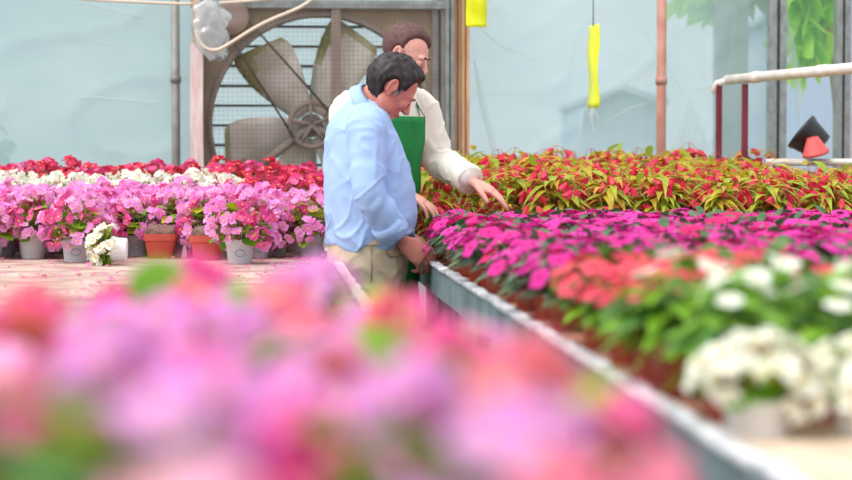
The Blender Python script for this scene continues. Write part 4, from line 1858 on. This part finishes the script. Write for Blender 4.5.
# grey at the temple
mb = MB()
for s_ in (1, -1):
    rr = []
    for z, w_q in ((.050, .006), (.035, .012), (.012, .012), (-.010, .009), (-.024, .004)):
        c = wA(.024 - .12 * (0.03 - z), (.0705 if z > 0 else .0685) * s_, z)
        rr.append([c + RA @ Vector((w_q * math.cos(t), .006 * math.sin(t), 0)) for t in [2 * PI * k / 12 for k in range(12)]])
    mb.rings(rr)
o = mb.build('sideburns', 'hair_grey', manA, base=baseA)
o.location = (0, 0, 0)
o['label'] = 'grey sideburns'


def face_bits(w_, Rm, man, base, brow_m):
    for s_ in (1, -1):
        mb = MB()
        mb.ell(w_(.0855, .031 * s_, .001), (.006, .011, .005), Rm, nu=12, nv=8)
        mb.ell(w_(.0905, .031 * s_, .000), (.0018, .0045, .0045), Rm, mi=1, nu=10, nv=6)
        o = mb.build('eye', ['eye_white', 'iris'], man, base=base)
        o.location = (0, 0, 0)
        mb = MB()
        mb.tube([w_(.094, .012 * s_, .022), w_(.096, .026 * s_, .027), w_(.086, .046 * s_, .022)], [.0035, .005, .0025], 8)
        o = mb.build('eyebrow', brow_m, man, base=base)
        o.location = (0, 0, 0)
    mb = MB()
    mb.tube([w_(.088, .020, -.063), w_(.097, .007, -.0625), w_(.097, -.007, -.0625), w_(.088, -.020, -.063)], [.002, .0045, .0045, .002], 8)
    o = mb.build('lips', 'lip', man, base=base)
    o.location = (0, 0, 0)


face_bits(wA, RA, manA, baseA, 'hair_dark')

# small pink flower pinched in his fingers
mb = MB()
pf = P(425, 249, 7.76)
for k in range(3):
    bloom_begonia(mb, pf + Vector((.008 * math.cos(2.1 * k), 0, .010 * math.sin(2.1 * k))), D(.5, -.8, .3) + rdir() * .3, .013)
mb.tube([pf, pf + D(-.6, .3, -.4) * .03], .0015, 5, 1)
o = mb.build('picked_flower', ['p_rose', 'stem', 'p_eye'], base=pf)
tag(o, 'small rose flower pinched at the fingertips of the man in the blue shirt', 'flower')

# ================= man in the green apron =================
DB = 8.5
phb = math.radians(44)
fb = D(math.cos(phb), -math.sin(phb), 0)
lb = D(math.sin(phb), math.cos(phb), 0)
profB = [(zz(py, DB), px2(px, DB), DB, a_, b_) for py, px, a_, b_ in (
    (250, 374, .125, .175), (225, 374, .128, .175), (195, 376, .128, .176), (165, 380, .130, .186), (140, 383, .132, .200),
    (118, 384, .122, .205), (104, 385, .105, .185), (95, 387, .090, .135), (88, 390, .075, .09), (82, 392, .06, .066))]
baseB = K(px2(376, DB), DB, 0)
mbody = MB()
CB = P(405.5, 54.5, 8.45)
pb, yb = math.radians(27), math.radians(-17)
f_hb = D(math.cos(pb) * math.cos(yb), math.cos(pb) * math.sin(yb), -math.sin(pb))
u_hb = D(math.sin(pb) * math.cos(yb), math.sin(pb) * math.sin(yb), math.cos(pb))
wB, RB = head_parts(mbody, CB, f_hb, u_hb)
limb(mbody, [P(388, 97, DB), P(393, 84, 8.49), P(400, 68, 8.46)], [.075, .064, .060], 20)
mbody.rings(torso_rings(profB, fb, lb, -.03))
sR, eR, wR = P(347, 113, 8.37), P(360, 172, 8.36), P(405, 193, 8.34)
sL, eL, wL = P(424, 112, 8.63), P(438, 160, 8.62), P(471, 181, 8.40)
limb(mbody, [sR, eR, wR], [.052, .04, .028], 16)
limb(mbody, [sL, eL, wL], [.052, .04, .028], 16)
hand(mbody, wL + D(.5, -.1, -.2) * .008, D(.90, -.10, -.42), D(-.40, .30, -.87), D(-.1, -1, -.2), [.16, .22, .28, .32], .07, 1.02, .2, .7)
hand(mbody, wR, D(.86, -.12, -.45), D(-.38, .25, -.85), D(.1, 1, .1), [.14, .2, .24, .3], .13, 1.0, .3, .6)
hipB = zz(250, DB)
for s_ in (1, -1):
    h_ = K(px2(374, DB), DB, hipB) + lb * (.09 * s_)
    k_ = K(px2(376, DB), DB, .52) + lb * (.10 * s_) + fb * .03
    a_ = K(px2(376, DB), DB, .09) + lb * (.11 * s_)
    limb(mbody, [h_, k_, a_], [.07, .05, .036], 16)
    limb(mbody, [a_ - UP * .03, a_ + fb * .1 - UP * .055], [.03, .028], 12)
manB = mbody.build('person', 'skin_b', base=baseB)
finish(manB, .0036, 4)
tag(manB, 'younger person in cream shirt and green apron reaching over the flowers', 'person')
cuL = wL + (eL - wL) * .13
mb = MB()
mb.rings(torso_rings(profB, fb, lb, 0.))
limb(mb, [P(358, 104, 8.42), sR, (sR + eR) / 2, eR, wR + (eR - wR) * .3], [.06, .075, .07, .062, .054], 22)
limb(mb, [P(414, 103, 8.58), sL, (sL + eL) / 2, eL, (eL + wL) / 2, cuL], [.062, .076, .072, .068, .062, .056], 22)
shirtB = mb.build('shirt', 'shirt_cream', manB, base=baseB)
shirtB.location = (0, 0, 0)
foB = folds([p - baseB for p in (sL, eL, wL)], .002, 80, 6., .10)
cdB = cloth_disp(.010, 21., 1.1, 1.)
finish(shirtB, .0055, 4, lambda c, n_: cdB(c, n_) + foB(c, n_))
for (cu, el_) in ((cuL, eL), (wR + (eR - wR) * .3, eR)):
    mb = MB()
    dr = (cu - el_).normalized()
    mb.tube([cu - dr * .04, cu - dr * .025, cu + dr * .02, cu + dr * .032, cu + dr * .026], [.057, .064, .064, .060, .045], 24)
    o = mb.build('cuff', 'shirt_cream', shirtB, base=baseB)
    o.location = (0, 0, 0)
    finish(o, None, 0, cloth_disp(.005, 31., 2.5, 2.5, .5))
mb = MB()
nb = (P(400, 68, 8.46) - P(388, 97, DB)).normalized()
cb = P(391, 87.5, 8.495)
ub = (fb - nb * fb.dot(nb)).normalized()
vb = nb.cross(ub)
rr = []
for q, r_ in ((-.020, .094), (.004, .084), (.022, .077), (.028, .079), (.018, .090), (-.006, .102), (-.020, .108), (-.024, .100)):
    rr.append(ering(cb + nb * q, ub, vb, r_ * .98, r_ * .93, 36, 2.))
rr.append(rr[0])
mb.rings(rr, caps=False)
o = mb.build('collar', 'shirt_cream', shirtB, base=baseB)
o.location = (0, 0, 0)
# trousers
mb = MB()
profU = [(hipB - .12, px2(374, DB), DB, .118, .166), (hipB, px2(374, DB), DB, .128, .172), (zz(228, DB), px2(374, DB), DB, .120, .166)]
mb.rings(torso_rings(profU, fb, lb, 0., steps=8))
for s_ in (1, -1):
    h_ = K(px2(374, DB), DB, hipB - .05) + lb * (.088 * s_)
    k_ = K(px2(376, DB), DB, .52) + lb * (.10 * s_) + fb * .03
    a_ = K(px2(376, DB), DB, .06) + lb * (.11 * s_)
    limb(mb, [h_, (h_ + k_) / 2, k_, a_], [.092, .086, .072, .064], 20)
trB = mb.build('trousers', 'denim', manB, base=baseB)
trB.location = (0, 0, 0)
finish(trB, .008, 4, cloth_disp(.006, 15., 1.2, 1.0))
for s_ in (1, -1):
    o = shoe(manB, fb, K(px2(376, DB), DB, .06) + lb * (.11 * s_), 'shoe', baseB)
    o.location = (0, 0, 0)
# apron: bib and skirt wrapped on the front, neck strap, waist tie
ap = empty('apron')
ap.parent = manB
ztop, zwaist, zhem = zz(117, DB), zz(215, DB), .62
vs, fs = [], []
nr, ncol = 34, 20
for j in range(nr + 1):
    z = ztop + (zhem - ztop) * j / nr
    if z > zwaist:
        t = (ztop - z) / (ztop - zwaist)
        half = .52 + .6 * smooth01((t - .45) / .55)
    else:
        half = 1.25
    x, d, a_, b_ = torso_at(profB, max(z, profB[0][0]))
    if z < profB[0][0]:
        a_ += .03 * (profB[0][0] - z) / .3
    for i in range(ncol + 1):
        w = -half + 2 * half * i / ncol
        e = (abs(math.cos(w)) ** 2.25 + abs(math.sin(w)) ** 2.25) ** (-1 / 2.25)
        g = .020 + .006 * math.sin(w * 9 + z * 4) * smooth01((zwaist - z) / .3) + .003 * nz((w, z * 4, 0), 2)
        vs.append(K(x, d, z) + fb * ((a_ + g) * e * math.cos(w)) + lb * ((b_ + g) * e * math.sin(w)) - baseB)
n = ncol + 1
for j in range(nr):
    for i in range(ncol):
        fs.append((j * n + i, j * n + i + 1, (j + 1) * n + i + 1, (j + 1) * n + i))
mb = MB()
mb.add(vs, fs)
o = mb.build('bib_and_skirt', 'apron', ap)
md = o.modifiers.new('s', 'SOLIDIFY')
md.thickness = .005
c_l = vs[ncol] + baseB
c_r = vs[0] + baseB
for nm_, c_, s_ in (('neck_strap', c_l, 1), ('neck_strap', c_r, -1)):
    mb = MB()
    pts = [c_, cb + ub * .098 + vb * 0 + lb * (.075 * s_) - UP * .03 + fb * .0, cb + lb * (.108 * s_) - UP * .004, cb - fb * .07 + lb * (.07 * s_) + UP * .02]
    q = []
    for i in range(len(pts) - 1):
        for k in range(4):
            q.append(pts[i].lerp(pts[i + 1], k / 4))
    q.append(pts[-1])
    rr = []
    for p in q:
        o_ = (p - (K(px2(388, DB), DB, p.z))).normalized()
        sd_ = Vector((-o_.y, o_.x, 0)).normalized()
        rr.append([p + sd_ * .013, p + sd_ * .013 + o_ * .004, p - sd_ * .013 + o_ * .004, p - sd_ * .013])
    mb.rings(rr)
    mb.build(nm_, 'apron', ap, base=baseB).location = (0, 0, 0)
mb = MB()
x, d, a_, b_ = torso_at(profB, zwaist)
mb.rings([ering(K(x, d, zwaist + q), fb, lb, a_ + .024, b_ + .024, 40, 2.25) for q in (-.014, .014)], caps=False)
o = mb.build('waist_tie', 'apron', ap, base=baseB)
o.location = (0, 0, 0)
o = hair_cap(wB, RB, CB, .008, lambda y: .084 - y * 1.05, lambda z: .004 + .22 * z, lambda x: -.050 + max(0, x + .02) * 1.2, 'hair', 'hair_brown', manB, baseB, .0025, .005)
o.location = (0, 0, 0)
face_bits(wB, RB, manB, baseB, 'hair_brown')

# ------------------------------------------------------------------ light
w = bpy.data.worlds.new('world')
sc.world = w
w.use_nodes = True
nt = w.node_tree
bg = nt.nodes['Background']
tc = nt.nodes.new('ShaderNodeTexCoord')
sx = nt.nodes.new('ShaderNodeSeparateXYZ')
rp = nt.nodes.new('ShaderNodeValToRGB')
nt.links.new(tc.outputs['Generated'], sx.inputs[0])
nt.links.new(sx.outputs['Z'], rp.inputs['Fac'])
rp.color_ramp.elements[0].position = 0
rp.color_ramp.elements[0].color = (.80, .88, .92, 1)
rp.color_ramp.elements[1].position = 1
rp.color_ramp.elements[1].color = (1, 1, 1, 1)
nt.links.new(rp.outputs['Color'], bg.inputs['Color'])
bg.inputs['Strength'].default_value = 1.0
sd = bpy.data.lights.new('sun', 'SUN')
sd.energy = 2.4
sd.angle = math.radians(50)
sd.color = (1, .98, .95)
sun = bpy.data.objects.new('sun', sd)
COL.objects.link(sun)
dv = (RIGHT * .55 + FWD * .30 - UP * 1.0)
sun.rotation_euler = dv.to_track_quat('-Z', 'Y').to_euler()
vs_ = sc.view_settings
vs_.view_transform = 'Standard'
vs_.look = 'None'
vs_.gamma = 1
vs_.use_curve_mapping = False
vs_.exposure = .38
